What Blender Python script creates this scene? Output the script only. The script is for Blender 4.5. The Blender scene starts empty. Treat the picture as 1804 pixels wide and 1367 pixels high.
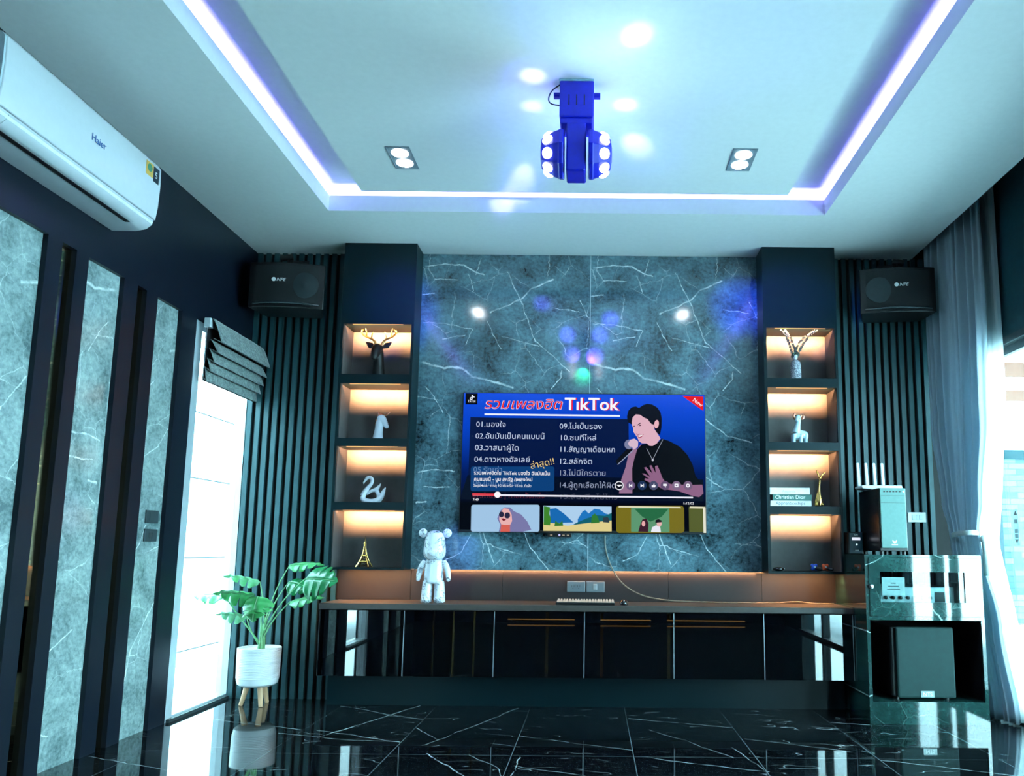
import bpy, bmesh, math, random
from math import pi, sin, cos, radians, sqrt, atan2
from mathutils import Vector, Matrix, Euler

random.seed(7)
SC = bpy.context.scene
COL = SC.collection

# ------------------------------------------------------------------ camera
cam_d = bpy.data.cameras.new('camera')
cam = bpy.data.objects.new('camera', cam_d)
COL.objects.link(cam)
SC.camera = cam
cam_d.sensor_fit = 'HORIZONTAL'
cam_d.sensor_width = 36.0
cam_d.lens = 1400 / 1804 * 36
cam_d.shift_x = -0.0809
cam_d.shift_y = 0.0468
cam_d.clip_start = 0.02
PITCH, ROLL = math.atan(196 / 1400), 0.0095
cam.matrix_world = (Matrix.Translation((0, -5.47, 1.012)) @ Matrix.Rotation(pi / 2 + PITCH, 4, 'X')
                    @ Matrix.Rotation(ROLL, 4, 'Z'))

# ------------------------------------------------------------------ view, world, large lights
vs = SC.view_settings
SC.display_settings.display_device = 'sRGB'
vs.view_transform = 'Standard'
vs.look = 'None'
vs.gamma = 1.0
vs.use_curve_mapping = False
vs.exposure = 0.42
SC.cycles.use_denoising = True
SC.cycles.max_bounces = 8
SC.cycles.diffuse_bounces = 4
SC.cycles.glossy_bounces = 5
SC.cycles.transparent_max_bounces = 12
SC.cycles.caustics_reflective = False
SC.cycles.caustics_refractive = False
SC.cycles.sample_clamp_indirect = 6.0

wd = bpy.data.worlds.new('sky')
SC.world = wd
wd.use_nodes = True
bg = wd.node_tree.nodes['Background']
bg.inputs['Color'].default_value = (0.46, 0.88, 1.0, 1)
bg.inputs['Strength'].default_value = 23.0


def area(name, loc, direction, sx, sy, energy, color, spread=180, portal=False, up=None):
    d = bpy.data.lights.new(name, 'AREA')
    d.shape = 'RECTANGLE'
    d.size, d.size_y = sx, sy
    d.energy = energy
    d.color = color
    d.spread = radians(spread)
    if portal:
        d.cycles.is_portal = True
    o = bpy.data.objects.new(name, d)
    COL.objects.link(o)
    z = -Vector(direction).normalized()
    if up is None:
        up = (0, 0, 1) if abs(z.z) < .95 else (0, 1, 0)
    x = Vector(up).cross(z).normalized()
    y = z.cross(x)
    o.matrix_world = Matrix.Translation(loc) @ Matrix((x, y, z)).transposed().to_4x4()
    return o


def spot(name, loc, target, energy, color, size=30, blend=.6, radius=.01):
    d = bpy.data.lights.new(name, 'SPOT')
    d.energy = energy
    d.color = color
    d.spot_size = radians(size)
    d.spot_blend = blend
    d.shadow_soft_size = radius
    o = bpy.data.objects.new(name, d)
    COL.objects.link(o)
    o.location = loc
    o.rotation_euler = (Vector(target) - Vector(loc)).to_track_quat('-Z', 'Y').to_euler()
    return o


sun = bpy.data.lights.new('sun', 'SUN')
sun.energy = 33
sun.color = (.58, .92, 1.0)
sun.angle = radians(4)
sun_o = bpy.data.objects.new('sun', sun)
COL.objects.link(sun_o)
sun_o.rotation_euler = Vector((-.25, .05, -1)).to_track_quat('-Z', 'Y').to_euler()
# daylight enters by the sliding door on the right and the two windows on the left
# LED tape lying in the trough behind the ceiling's lip, shining up on the slot's top
BLU = (.23, .21, 1.0)
for sx, xx in ((-1, -1.745), (1, 1.492)):
    area('cove_led_light', (xx, -2.89, 3.10), (-sx * .10, 0, 1), 4.3, .03, 18, BLU, 150, up=(1, 0, 0))
area('cove_led_light', (-.127, -.69, 3.10), (0, -.10, 1), 3.2, .03, 15, BLU, 150, up=(0, 1, 0))

# ------------------------------------------------------------------ materials


def lin(c):
    return tuple((x / 255 / 12.92) if x / 255 <= .04045 else ((x / 255 + .055) / 1.055) ** 2.4 for x in c)


class NT:
    """small wrapper that adds nodes to a tree"""

    def __init__(s, tree):
        s.t = tree

    def n(s, typ, ins=None, **pr):
        nd = s.t.nodes.new(typ)
        for k, v in pr.items():
            setattr(nd, k, v)
        for k, v in (ins or {}).items():
            if isinstance(v, bpy.types.NodeSocket):
                s.t.links.new(v, nd.inputs[k])
            else:
                nd.inputs[k].default_value = v
        return nd

    def m(s, op, a, b=0.0, c=None, clamp=False):
        ins = {0: a, 1: b}
        if c is not None:
            ins[2] = c
        return s.n('ShaderNodeMath', ins, operation=op, use_clamp=clamp).outputs[0]

    def v(s, op, a, b=None, out=0, **kw):
        ins = {0: a}
        if b is not None:
            ins[1] = b
        return s.n('ShaderNodeVectorMath', ins, operation=op, **kw).outputs[out]

    def noise(s, vec, scale, detail=4, rough=.55, dist=0.0, out='Fac'):
        return s.n('ShaderNodeTexNoise', {'Vector': vec, 'Scale': scale, 'Detail': detail, 'Roughness': rough,
                                          'Distortion': dist}).outputs[out]

    def ramp(s, fac, stops):
        r = s.n('ShaderNodeValToRGB', {'Fac': fac})
        e = r.color_ramp.elements
        while len(e) < len(stops):
            e.new(.5)
        for i, (p, c) in enumerate(stops):
            e[i].position = p
            e[i].color = (c, c, c, 1) if not isinstance(c, tuple) else (*c, 1)
        return r.outputs[0]

    def mix(s, fac, a, b):
        nd = s.n('ShaderNodeMix', {0: fac}, data_type='RGBA')
        for i, x in ((6, a), (7, b)):
            if isinstance(x, bpy.types.NodeSocket):
                s.t.links.new(x, nd.inputs[i])
            else:
                nd.inputs[i].default_value = (*x[:3], 1)
        return nd.outputs[2]


def base_mat(name):
    m = bpy.data.materials.new(name)
    m.use_nodes = True
    nt = m.node_tree
    return m, NT(nt), nt.nodes['Principled BSDF']


def mat(name, col, rough=.5, metal=0.0, var=.12, vscale=30.0, emit=None, es=0.0, ior=1.45, coat=0.0, bump=0.0,
        bscale=200.0, alpha=1.0, sheen=0.0, trans=0.0, spec=.5):
    m, N, p = base_mat(name)
    c = lin(col)
    co = N.n('ShaderNodeTexCoord').outputs['Object']
    nz = N.noise(co, vscale, 3)
    lo = tuple(x * (1 - var) for x in c)
    hi = tuple(min(1, x * (1 + var)) for x in c)
    cc = N.ramp(nz, [(.3, lo), (.7, hi)])
    N.t.links.new(cc, p.inputs['Base Color'])
    p.inputs['Roughness'].default_value = rough
    p.inputs['Metallic'].default_value = metal
    p.inputs['IOR'].default_value = ior
    p.inputs['Coat Weight'].default_value = coat
    p.inputs['Sheen Weight'].default_value = sheen
    p.inputs['Alpha'].default_value = alpha
    p.inputs['Specular IOR Level'].default_value = spec
    p.inputs['Transmission Weight'].default_value = trans
    if emit is not None:
        p.inputs['Emission Color'].default_value = (*lin(emit), 1)
        p.inputs['Emission Strength'].default_value = es
    if bump:
        b = N.n('ShaderNodeBump', {'Height': N.noise(co, bscale, 3), 'Strength': bump, 'Distance': .002})
        N.t.links.new(b.outputs[0], p.inputs['Normal'])
    return m


def glow(name, col, s=1.0):
    """a lit surface: a screen colour or a lamp"""
    m, N, p = base_mat(name)
    p.inputs['Base Color'].default_value = (0, 0, 0, 1)
    p.inputs['Roughness'].default_value = .25
    p.inputs['Specular IOR Level'].default_value = .2
    p.inputs['Emission Color'].default_value = (*lin(col), 1)
    p.inputs['Emission Strength'].default_value = s
    return m


def seg_group(name, polylines):
    """node group: distance (in units of the line's width) from a 2-D point to a set of drawn veins"""
    g = bpy.data.node_groups.new(name, 'ShaderNodeTree')
    g.interface.new_socket('Vector', in_out='INPUT', socket_type='NodeSocketVector')
    g.interface.new_socket('Mask', in_out='OUTPUT', socket_type='NodeSocketFloat')
    N = NT(g)
    gi = g.nodes.new('NodeGroupInput')
    go = g.nodes.new('NodeGroupOutput')
    v = gi.outputs[0]
    best = None
    for pl, w in polylines:
        for a, b in zip(pl, pl[1:]):
            ba = (b[0] - a[0], b[1] - a[1])
            q = ba[0] ** 2 + ba[1] ** 2
            # each vein waits for the one before it, which keeps the shader's stack short
            vq = v if best is None else N.v('ADD', v, N.n('ShaderNodeCombineXYZ', {0: N.m('MULTIPLY', best, 1e-8), 1: 0.0, 2: 0.0}).outputs[0])
            pa = N.v('SUBTRACT', vq, (a[0], a[1], 0))
            h = N.m('ADD', N.v('DOT_PRODUCT', pa, (ba[0] / q, ba[1] / q, 0), out='Value'), 0, clamp=True)
            pr = N.n('ShaderNodeVectorMath', {0: (ba[0], ba[1], 0), 'Scale': h}, operation='SCALE').outputs[0]
            d = N.m('MULTIPLY', N.v('DISTANCE', pa, pr, out='Value'), 1 / w)
            best = d if best is None else N.m('MINIMUM', best, d)
    g.links.new(N.m('SUBTRACT', 1.3, best, clamp=True), go.inputs[0])
    return g


SLAB = [
    ([(.6, 2.95), (.71, 2.71), (.81, 2.44), (.86, 2.4), (1.06, 2.22)], .0031),
    ([(.49, 2.65), (.62, 2.7), (.71, 2.75), (.77, 2.82), (.93, 2.89)], .0055),
    ([(.02, 2.98), (.15, 3.0), (.29, 2.99), (.37, 2.94), (.44, 2.92)], .0049),
    ([(.03, 2.28), (.18, 2.24), (.23, 2.25), (.31, 2.24), (.38, 2.18), (.47, 2.16), (.58, 2.13), (.66, 2.11)], .0074),
    ([(.02, 2.57), (.17, 2.56), (.37, 2.52)], .0024), ([(.33, 2.92), (.37, 2.8)], .0024), ([(.09, 2.88), (.25, 2.88)], .0024),
    ([(.01, 2.77), (.09, 2.78)], .0043), ([(.57, 2.47), (.84, 2.4)], .0024), ([(.16, 2.45), (.32, 2.48)], .0024),
    ([(.32, 2.41), (.37, 2.52)], .0024), ([(.47, 2.58), (.52, 2.48), (.57, 2.38)], .0024), ([(.94, 2.99), (1.02, 2.93)], .0024),
    ([(.93, 2.1), (.99, 2.18), (1.0, 2.23)], .0031), ([(.05, 2.11), (.11, 2.05), (.18, 1.93)], .0024),
    ([(.94, 2.68), (1.12, 2.65)], .0024), ([(.38, 2.92), (.41, 3.04)], .0024), ([(1.12, 2.74), (1.18, 2.61)], .0024),
    ([(.76, 1.11), (.81, 1.0), (.94, .85)], .0031), ([(.58, 1.0), (.75, .96)], .0024), ([(.48, 1.11), (.56, .9)], .0031),
    ([(.4, 1.09), (.34, .97), (.24, .92)], .0024), ([(1.0, 1.05), (1.17, 1.03)], .0024), ([(.02, 1.3), (.09, 1.31)], .0055),
    ([(.07, 1.41), (.24, 1.41)], .0031), ([(.03, 1.51), (.12, 1.53), (.27, 1.52)], .0049), ([(.55, 1.75), (.7, 1.55), (.92, 1.42)], .0031),
    ([(.3, 1.85), (.36, 1.7), (.34, 1.55)], .0024), ([(.8, 1.9), (.95, 1.78), (1.12, 1.74)], .0037), ([(.1, .6), (.3, .5), (.4, .3)], .0031),
    ([(.6, .7), (.8, .45), (.85, .2)], .0037), ([(.9, .6), (1.1, .5)], .0031), ([(.2, .15), (.5, .22)], .0031)]
VEINS = seg_group('slab_veins', SLAB)


def marble(name, axes, off, rep, dark, light, vein, rough=.08, ior=1.6, flip=False, vs_=1.0, vstr=.8, hs=1.0):
    """polished stone: mottled ground, fine cracks and the slab's drawn veins, repeated every slab"""
    m, N, p = base_mat(name)
    co = N.n('ShaderNodeTexCoord').outputs['Object']
    geo = N.n('ShaderNodeNewGeometry').outputs['Position']
    s = N.n('ShaderNodeSeparateXYZ', {0: geo})
    u = N.m('ADD', s.outputs[axes[0]], off)
    if rep:
        u = N.m('FLOORED_MODULO', u, rep)
    if flip:
        u = N.m('SUBTRACT', rep or 1.185, u)
    v = s.outputs[axes[1]]
    uv = N.n('ShaderNodeCombineXYZ', {0: u, 1: v, 2: 0.0}).outputs[0]
    if vs_ != 1.0:
        uv = N.v('MULTIPLY', uv, (vs_, vs_, 1))
    wob = N.v('MULTIPLY', N.v('SUBTRACT', N.noise(uv, 9, 5, .65, out='Color'), (.5, .5, .5)), (.034, .034, 0))
    fine = N.v('MULTIPLY', N.v('SUBTRACT', N.noise(uv, 70, 3, .6, out='Color'), (.5, .5, .5)), (.012, .012, 0))
    q = N.v('ADD', uv, N.v('ADD', wob, fine))
    g = N.n('ShaderNodeGroup', node_tree=VEINS)
    N.t.links.new(q, g.inputs[0])
    brk = N.ramp(N.noise(uv, 14, 4), [(.36, .25), (.6, 1.0)])
    vm = N.m('MULTIPLY', N.m('MULTIPLY', g.outputs[0], brk), vstr, clamp=True)
    # fine random hair cracks
    vo = N.n('ShaderNodeTexVoronoi', {'Vector': N.v('ADD', uv, N.v('MULTIPLY', wob, (2.2, 2.2, 0))), 'Scale': 4.2, 'Randomness': 1.0},
             feature='DISTANCE_TO_EDGE').outputs['Distance']
    hair = N.m('MULTIPLY', N.ramp(vo, [(.0, 1.0), (.009, .0)]), N.ramp(N.noise(uv, 3.1, 2), [(.44, 0.0), (.66, .75 * hs)]))
    vo2 = N.n('ShaderNodeTexVoronoi', {'Vector': N.v('ADD', uv, N.v('MULTIPLY', wob, (1.5, 1.5, 0))), 'Scale': 17.0},
              feature='DISTANCE_TO_EDGE').outputs['Distance']
    dk = N.m('MULTIPLY', N.ramp(vo2, [(.0, 1.0), (.03, .0)]), N.ramp(N.noise(uv, 6, 3), [(.48, 0.0), (.7, .45)]))
    cloud = N.noise(uv, 3.2, 9, .68, .6)
    speck = N.noise(uv, 42, 5, .7)
    basec = N.mix(N.m('MULTIPLY_ADD', speck, 1.3, N.m('MULTIPLY_ADD', cloud, 2.1, -1.3), clamp=True), lin(dark), lin(light))
    basec = N.mix(dk, basec, tuple(x * .35 for x in lin(dark)))
    c1 = N.mix(N.m('MAXIMUM', vm, hair), basec, lin(vein))
    N.t.links.new(c1, p.inputs['Base Color'])
    p.inputs['Roughness'].default_value = rough
    p.inputs['IOR'].default_value = ior
    return m


FV = [([(-1.453, -1.074), (-1.28, -.66), (-1.1, -.203)], .0038), ([(-1.59, -.242), (-1.412, -.342), (-1.229, -.484), (-.991, -.619)], .0022),
      ([(-.861, -1.23), (-.612, -.624), (-.472, -.249)], .0022), ([(-1.509, -.912), (-.994, -1.163)], .0027), ([(-1.7, -.98), (-1.3, -1.12), (-1.0, -1.15)], .0022),
      ([(-.812, -1.39), (-.662, -1.619), (-.566, -1.764)], .0038), ([(-.388, -1.006), (.05, -1.211), (.21, -1.291)], .0022),
      ([(-.986, -.832), (-.814, -1.101)], .0016), ([(-.524, -1.168), (-.371, -1.234)], .0022), ([(-.366, -1.596), (-.028, -1.739)], .0016),
      ([(.215, -.531), (.806, -.756)], .0027), ([(.322, -.828), (.511, -1.093), (.689, -1.41)], .0016), ([(.259, -1.405), (.482, -1.525), (.813, -1.647)], .0027),
      ([(.815, -1.022), (.946, -1.076), (1.311, -1.275)], .0027), ([(1.263, -.709), (1.403, -.755)], .0016), ([(1.398, -.587), (1.62, -.64)], .0027),
      ([(1.41, -1.43), (1.7, -1.56), (2.0, -1.72)], .0027), ([(-2.3, -.6), (-2.0, -.75), (-1.6, -.9)], .0022), ([(-2.2, -1.1), (-1.9, -1.3), (-1.6, -1.32)], .0022),
      ([(-2.4, -1.5), (-1.9, -1.72)], .0033), ([(-.35, -1.43), (-.36, -1.8)], .0022), ([(-.6, -1.41), (-.45, -1.6), (-.4, -1.75)], .0016), ([(.72, -1.2), (.8, -1.62)], .0016)]


def floor_mat():
    m, N, p = base_mat('black_marble_tile')
    geo = N.n('ShaderNodeNewGeometry').outputs['Position']
    s = N.n('ShaderNodeSeparateXYZ', {0: geo})
    x, y = s.outputs[0], s.outputs[1]
    tx = N.m('DIVIDE', N.m('ADD', x, .991), .598)
    ty = N.m('DIVIDE', N.m('ADD', y, 1.405), 1.2)
    idx = N.n('ShaderNodeCombineXYZ', {0: N.m('MULTIPLY', N.m('FLOOR', tx), 7.31), 1: N.m('MULTIPLY', N.m('FLOOR', ty), 3.77), 2: 0.0}).outputs[0]
    uv = N.n('ShaderNodeCombineXYZ', {0: x, 1: y, 2: 0.0}).outputs[0]
    wob = N.v('MULTIPLY', N.v('SUBTRACT', N.noise(uv, 7, 4, .6, out='Color'), (.5, .5, .5)), (.05, .05, 0))
    g = N.n('ShaderNodeGroup', node_tree=seg_group('floor_veins', FV))
    N.t.links.new(N.v('ADD', uv, wob), g.inputs[0])
    vm = N.m('MULTIPLY', g.outputs[0], N.ramp(N.noise(uv, 11, 3), [(.34, .15), (.55, 1.0)]))
    # random veins, other on each tile
    sh = N.v('ADD', N.v('MULTIPLY', uv, (1.0, 2.6, 1)), idx)
    rot = N.n('ShaderNodeVectorRotate', {'Vector': sh, 'Angle': .45}, rotation_type='Z_AXIS').outputs[0]
    r1 = N.m('ABSOLUTE', N.m('SUBTRACT', N.noise(rot, 1.6, 3, .55), .5))
    rv = N.m('MULTIPLY', N.ramp(r1, [(0.0, 1.0), (.0045, 0.0)]), N.ramp(N.noise(rot, 3.3, 3), [(.50, 0.0), (.62, .65)]))
    gx = N.m('ABSOLUTE', N.m('SUBTRACT', N.m('FRACT', N.m('ADD', tx, .5)), .5))
    gy = N.m('ABSOLUTE', N.m('SUBTRACT', N.m('FRACT', N.m('ADD', ty, .5)), .5))
    gr = N.m('MAXIMUM', N.m('LESS_THAN', gx, .0026), N.m('LESS_THAN', gy, .0010))
    cl = N.mix(N.noise(uv, 2.4, 6, .6), (.0015, .002, .0025), (.007, .010, .012))
    c = N.mix(N.m('MAXIMUM', vm, rv, clamp=True), cl, (.55, .62, .62))
    c = N.mix(gr, c, (.14, .18, .19))
    N.t.links.new(c, p.inputs['Base Color'])
    p.inputs['Roughness'].default_value = .035
    p.inputs['IOR'].default_value = 1.7
    return m


def glass_mat(name, tint=(1, 1, 1), gloss=.03, f0=.012):
    """thin clear pane: mostly transparent, a little mirror"""
    m = bpy.data.materials.new(name)
    m.use_nodes = True
    nt = m.node_tree
    nt.nodes.remove(nt.nodes['Principled BSDF'])
    N = NT(nt)
    t = N.n('ShaderNodeBsdfTransparent', {'Color': (*tint, 1)}).outputs[0]
    g = N.n('ShaderNodeBsdfGlossy', {'Roughness': gloss}).outputs[0]
    fc = N.n('ShaderNodeLayerWeight', {'Blend': .5}).outputs['Facing']
    fr = N.m('MULTIPLY_ADD', N.m('POWER', fc, 5.0), 1 - f0, f0)
    mx = N.n('ShaderNodeMixShader', {0: fr, 1: t, 2: g}).outputs[0]
    nt.links.new(mx, nt.nodes['Material Output'].inputs[0])
    return m


M = {}
M['ceiling'] = mat('matt_ceiling_paint', (232, 234, 234), .85, var=.02)
M['dark'] = mat('dark_navy_laminate', (3, 25, 31), .38, var=.08, vscale=6, spec=.25)
M['frame'] = mat('dark_wall_frame', (12, 19, 30), .35, var=.08, vscale=5, spec=.3)
M['slat'] = mat('charcoal_slat', (36, 70, 76), .42, var=.1, vscale=8)
M['slatback'] = mat('slat_groove_black', (10, 12, 14), .7)
M['niche'] = mat('niche_laminate', (84, 80, 80), .5, var=.06)
M['tvmarble'] = marble('grey_marble_slab', (0, 2), 1.235, 1.195, (24, 42, 50), (112, 148, 162), (232, 238, 240), .10, 1.75)
M['inset'] = marble('grey_marble_inset', (1, 2), 2.75, 1.2, (84, 104, 106), (178, 194, 192), (240, 244, 244), .16, 1.5, flip=True)
M['greenstone'] = marble('dark_green_marble', (0, 2), 5.2, 1.1, (14, 34, 34), (46, 84, 80), (190, 215, 210), .05, 1.95, hs=.3)
M['floor'] = floor_mat()
M['goldmirror'] = mat('bronze_mirror', (196, 170, 130), .03, 1.0, var=.03)
M['gold'] = mat('polished_gold', (214, 168, 96), .2, 1.0, var=.05)
M['blackglass'] = mat('black_mirror_glass', (4, 4, 5), .015, 0, ior=2.1)
M['black'] = mat('black_plastic', (14, 15, 17), .4)
M['blacksoft'] = mat('black_speaker_cloth', (18, 20, 22), .75, bump=.3, bscale=900)
M['white'] = mat('white_plastic', (206, 210, 216), .28, coat=.3, var=.02)
M['whitematt'] = mat('white_ceramic', (224, 226, 230), .3, var=.03, coat=.2)
M['alu'] = mat('pale_aluminium', (190, 200, 206), .4, .3, var=.04)
M['door_alu'] = mat('dark_grey_aluminium', (58, 66, 70), .4, .4)
M['glass'] = glass_mat('clear_glass')
M['outwall'] = mat('white_concrete_panel', (226, 230, 232), .8, var=.06, vscale=3)
M['seam'] = mat('panel_seam', (38, 44, 46), .9)
M['header'] = mat('dark_teal_header', (18, 60, 68), .5)


# ------------------------------------------------------------------ mesh helpers
class MB:
    def __init__(s):
        s.v, s.f = [], []

    def add(s, vs, fs):
        o = len(s.v)
        s.v += [tuple(p) for p in vs]
        s.f += [tuple(i + o for i in f) for f in fs]
        return s

    def box(s, x0, x1, y0, y1, z0, z1, rot=None, c=None):
        vs = [(x, y, z) for z in (z0, z1) for y in (y0, y1) for x in (x0, x1)]
        if rot is not None:
            cc = Vector(c if c else ((x0 + x1) / 2, (y0 + y1) / 2, (z0 + z1) / 2))
            vs = [tuple(rot @ (Vector(p) - cc) + cc) for p in vs]
        return s.add(vs, [(0, 2, 3, 1), (4, 5, 7, 6), (0, 1, 5, 4), (2, 6, 7, 3), (0, 4, 6, 2), (1, 3, 7, 5)])

    def tube(s, path, r, n=12, cap=True, squash=None):
        """swept circle; r a number or one per point (a pair gives width, depth)"""
        path = [Vector(p) for p in path]
        if not isinstance(r, (list, tuple)):
            r = [r] * len(path)
        if len(path) >= 4 and n >= 8 and cap:                 # round off the corners of the path
            pr_ = [x if isinstance(x, (list, tuple)) else (x, x) for x in r]
            P, R, L = [], [], len(path)
            for i in range(L - 1):
                a, b, c, d = (path[max(i - 1, 0)], path[i], path[i + 1], path[min(i + 2, L - 1)])
                ra = [pr_[max(i - 1, 0)], pr_[i], pr_[i + 1], pr_[min(i + 2, L - 1)]]
                for k in range(5):
                    t = k / 5
                    w = (-.5 * t ** 3 + t ** 2 - .5 * t, 1.5 * t ** 3 - 2.5 * t ** 2 + 1, -1.5 * t ** 3 + 2 * t ** 2 + .5 * t, .5 * t ** 3 - .5 * t ** 2)
                    P.append(a * w[0] + b * w[1] + c * w[2] + d * w[3])
                    R.append(tuple(max(.0003, sum(w[q] * ra[q][m] for q in range(4))) for m in (0, 1)))
            path, r = P + [path[-1]], R + [pr_[-1]]
        rings = []
        ref = None
        for i, p in enumerate(path):
            t = (path[min(i + 1, len(path) - 1)] - path[max(i - 1, 0)])
            t = t.normalized() if t.length > 1e-9 else Vector((0, 0, 1))
            if ref is None:
                ref = Vector((0, 1, 0)) if abs(t.y) < .9 else Vector((1, 0, 0))
            a = (ref - t * ref.dot(t)).normalized()
            ref = a
            b = t.cross(a)
            ra, rb = r[i] if isinstance(r[i], (list, tuple)) else (r[i], r[i])
            rings.append([tuple(p + a * (ra * cos(2 * pi * k / n)) + b * (rb * sin(2 * pi * k / n))) for k in range(n)])
        vs = [q for ring in rings for q in ring]
        fs = [(i * n + k, i * n + (k + 1) % n, (i + 1) * n + (k + 1) % n, (i + 1) * n + k) for i in range(len(path) - 1) for k in range(n)]
        if cap:
            fs += [tuple(range(n))[::-1], tuple((len(path) - 1) * n + k for k in range(n))]
        return s.add(vs, fs)

    def cyl(s, a, b, r0, r1=None, n=20):
        return s.tube([a, b], [r0, r0 if r1 is None else r1], n)

    def lathe(s, prof, c=(0, 0, 0), n=28, mat3=None):
        """profile of (radius, height), turned about z (or about mat3's z)"""
        c = Vector(c)
        vs = []
        for r, z in prof:
            for k in range(n):
                p = Vector((r * cos(2 * pi * k / n), r * sin(2 * pi * k / n), z))
                vs.append(tuple(c + (mat3 @ p if mat3 is not None else p)))
        L = len(prof)
        fs = [(i * n + k, i * n + (k + 1) % n, (i + 1) * n + (k + 1) % n, (i + 1) * n + k) for i in range(L - 1) for k in range(n)]
        fs += [tuple(range(n))[::-1], tuple((L - 1) * n + k for k in range(n))]
        return s.add(vs, fs)

    def ell(s, c, r, rot=None, n=18, m=12):
        pr = [(sin(pi * i / m), -cos(pi * i / m)) for i in range(m + 1)]
        pr[0] = (1e-4, -1)
        pr[-1] = (1e-4, 1)
        vs = []
        for a, z in pr:
            for k in range(n):
                p = Vector((a * cos(2 * pi * k / n) * r[0], a * sin(2 * pi * k / n) * r[1], z * r[2]))
                if rot is not None:
                    p = rot @ p
                vs.append(tuple(Vector(c) + p))
        fs = [(i * n + k, i * n + (k + 1) % n, (i + 1) * n + (k + 1) % n, (i + 1) * n + k) for i in range(m) for k in range(n)]
        fs += [tuple(range(n))[::-1], tuple(m * n + k for k in range(n))]
        return s.add(vs, fs)

    def prism(s, poly, y0, y1, plane='xz'):
        """polygon extruded along the third axis"""
        def q(a, b, t):
            return {'xz': (a, t, b), 'yz': (t, a, b), 'xy': (a, b, t)}[plane]
        n = len(poly)
        vs = [q(a, b, y0) for a, b in poly] + [q(a, b, y1) for a, b in poly]
        fs = [tuple(range(n)), tuple(range(2 * n - 1, n - 1, -1))] + [(i, i + n, (i + 1) % n + n, (i + 1) % n) for i in range(n)]
        return s.add(vs, fs)

    def poly(s, pts):
        return s.add(pts, [tuple(range(len(pts)))])

    def grid(s, fn, nu, nv):
        vs = [fn(i / nu, j / nv) for j in range(nv + 1) for i in range(nu + 1)]
        w = nu + 1
        return s.add(vs, [(j * w + i, j * w + i + 1, (j + 1) * w + i + 1, (j + 1) * w + i) for j in range(nv) for i in range(nu)])


ORG = {}


def obj(name, mb, m, parent=None, bevel=0, remesh=0, solid=0, smooth=True, label=None, subsurf=0, relax=4):
    me = bpy.data.meshes.new(name)
    off = ORG.get(parent.name, Vector((0, 0, 0))) if parent is not None else Vector((0, 0, 0))
    me.from_pydata([tuple(Vector(p) - off) for p in mb.v], [], mb.f)
    bm = bmesh.new()
    bm.from_mesh(me)
    if not solid:
        bmesh.ops.recalc_face_normals(bm, faces=bm.faces)
    bm.to_mesh(me)
    bm.free()
    if smooth:
        me.polygons.foreach_set('use_smooth', [True] * len(me.polygons))
        me.set_sharp_from_angle(angle=radians(40))
    o = bpy.data.objects.new(name, me)
    COL.objects.link(o)
    me.materials.append(m if not isinstance(m, str) else M[m])
    if parent is not None:
        o.parent = parent
        ORG[o.name] = off
    if remesh:
        r = o.modifiers.new('remesh', 'REMESH')
        r.mode = 'VOXEL'
        r.voxel_size = remesh
        r.use_smooth_shade = True
        k = o.modifiers.new('smooth', 'SMOOTH')
        k.factor = .5
        k.iterations = relax
    if solid:
        k = o.modifiers.new('thick', 'SOLIDIFY')
        k.thickness = solid
        k.offset = 0
    if bevel:
        b = o.modifiers.new('bevel', 'BEVEL')
        b.width = bevel
        b.segments = 2
        b.limit_method = 'ANGLE'
        b.angle_limit = radians(40)
    if subsurf:
        k = o.modifiers.new('subsurf', 'SUBSURF')
        k.levels = k.render_levels = subsurf
    if label:
        o['label'] = label
    return o


def tag(o, label, cat, group=None):
    o['label'] = label
    o['category'] = cat
    if group:
        o['group'] = group
    return o


def thing(name, label, cat, loc=(0, 0, 0), rotz=0.0, group=None, local=False):
    """an Empty at the thing's base; its parts are given in world coordinates, or in its own when local"""
    o = bpy.data.objects.new(name, None)
    COL.objects.link(o)
    o.empty_display_size = .05
    o.location = loc
    o.rotation_euler = (0, 0, rotz)
    ORG[o.name] = Vector((0, 0, 0)) if local else Vector(loc)
    return tag(o, label, cat, group)


def struct(name, mb, m, parent=None, **kw):
    o = obj(name, mb, m, parent, **kw)
    if parent is None:
        o['kind'] = 'structure'
    return o


def dup(root, loc, label, rotz=None):
    """a copy of a thing with copies of its parts and sub-parts"""
    r = root.copy()
    COL.objects.link(r)
    r.location = loc
    if rotz is not None:
        r.rotation_euler = (0, 0, rotz)
    r['label'] = label
    for ch in [c for c in bpy.data.objects if c.parent == root]:
        c = ch.copy()
        COL.objects.link(c)
        c.parent = r
        for g in [k for k in bpy.data.objects if k.parent == ch]:
            d = g.copy()
            COL.objects.link(d)
            d.parent = c
    return r


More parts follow.
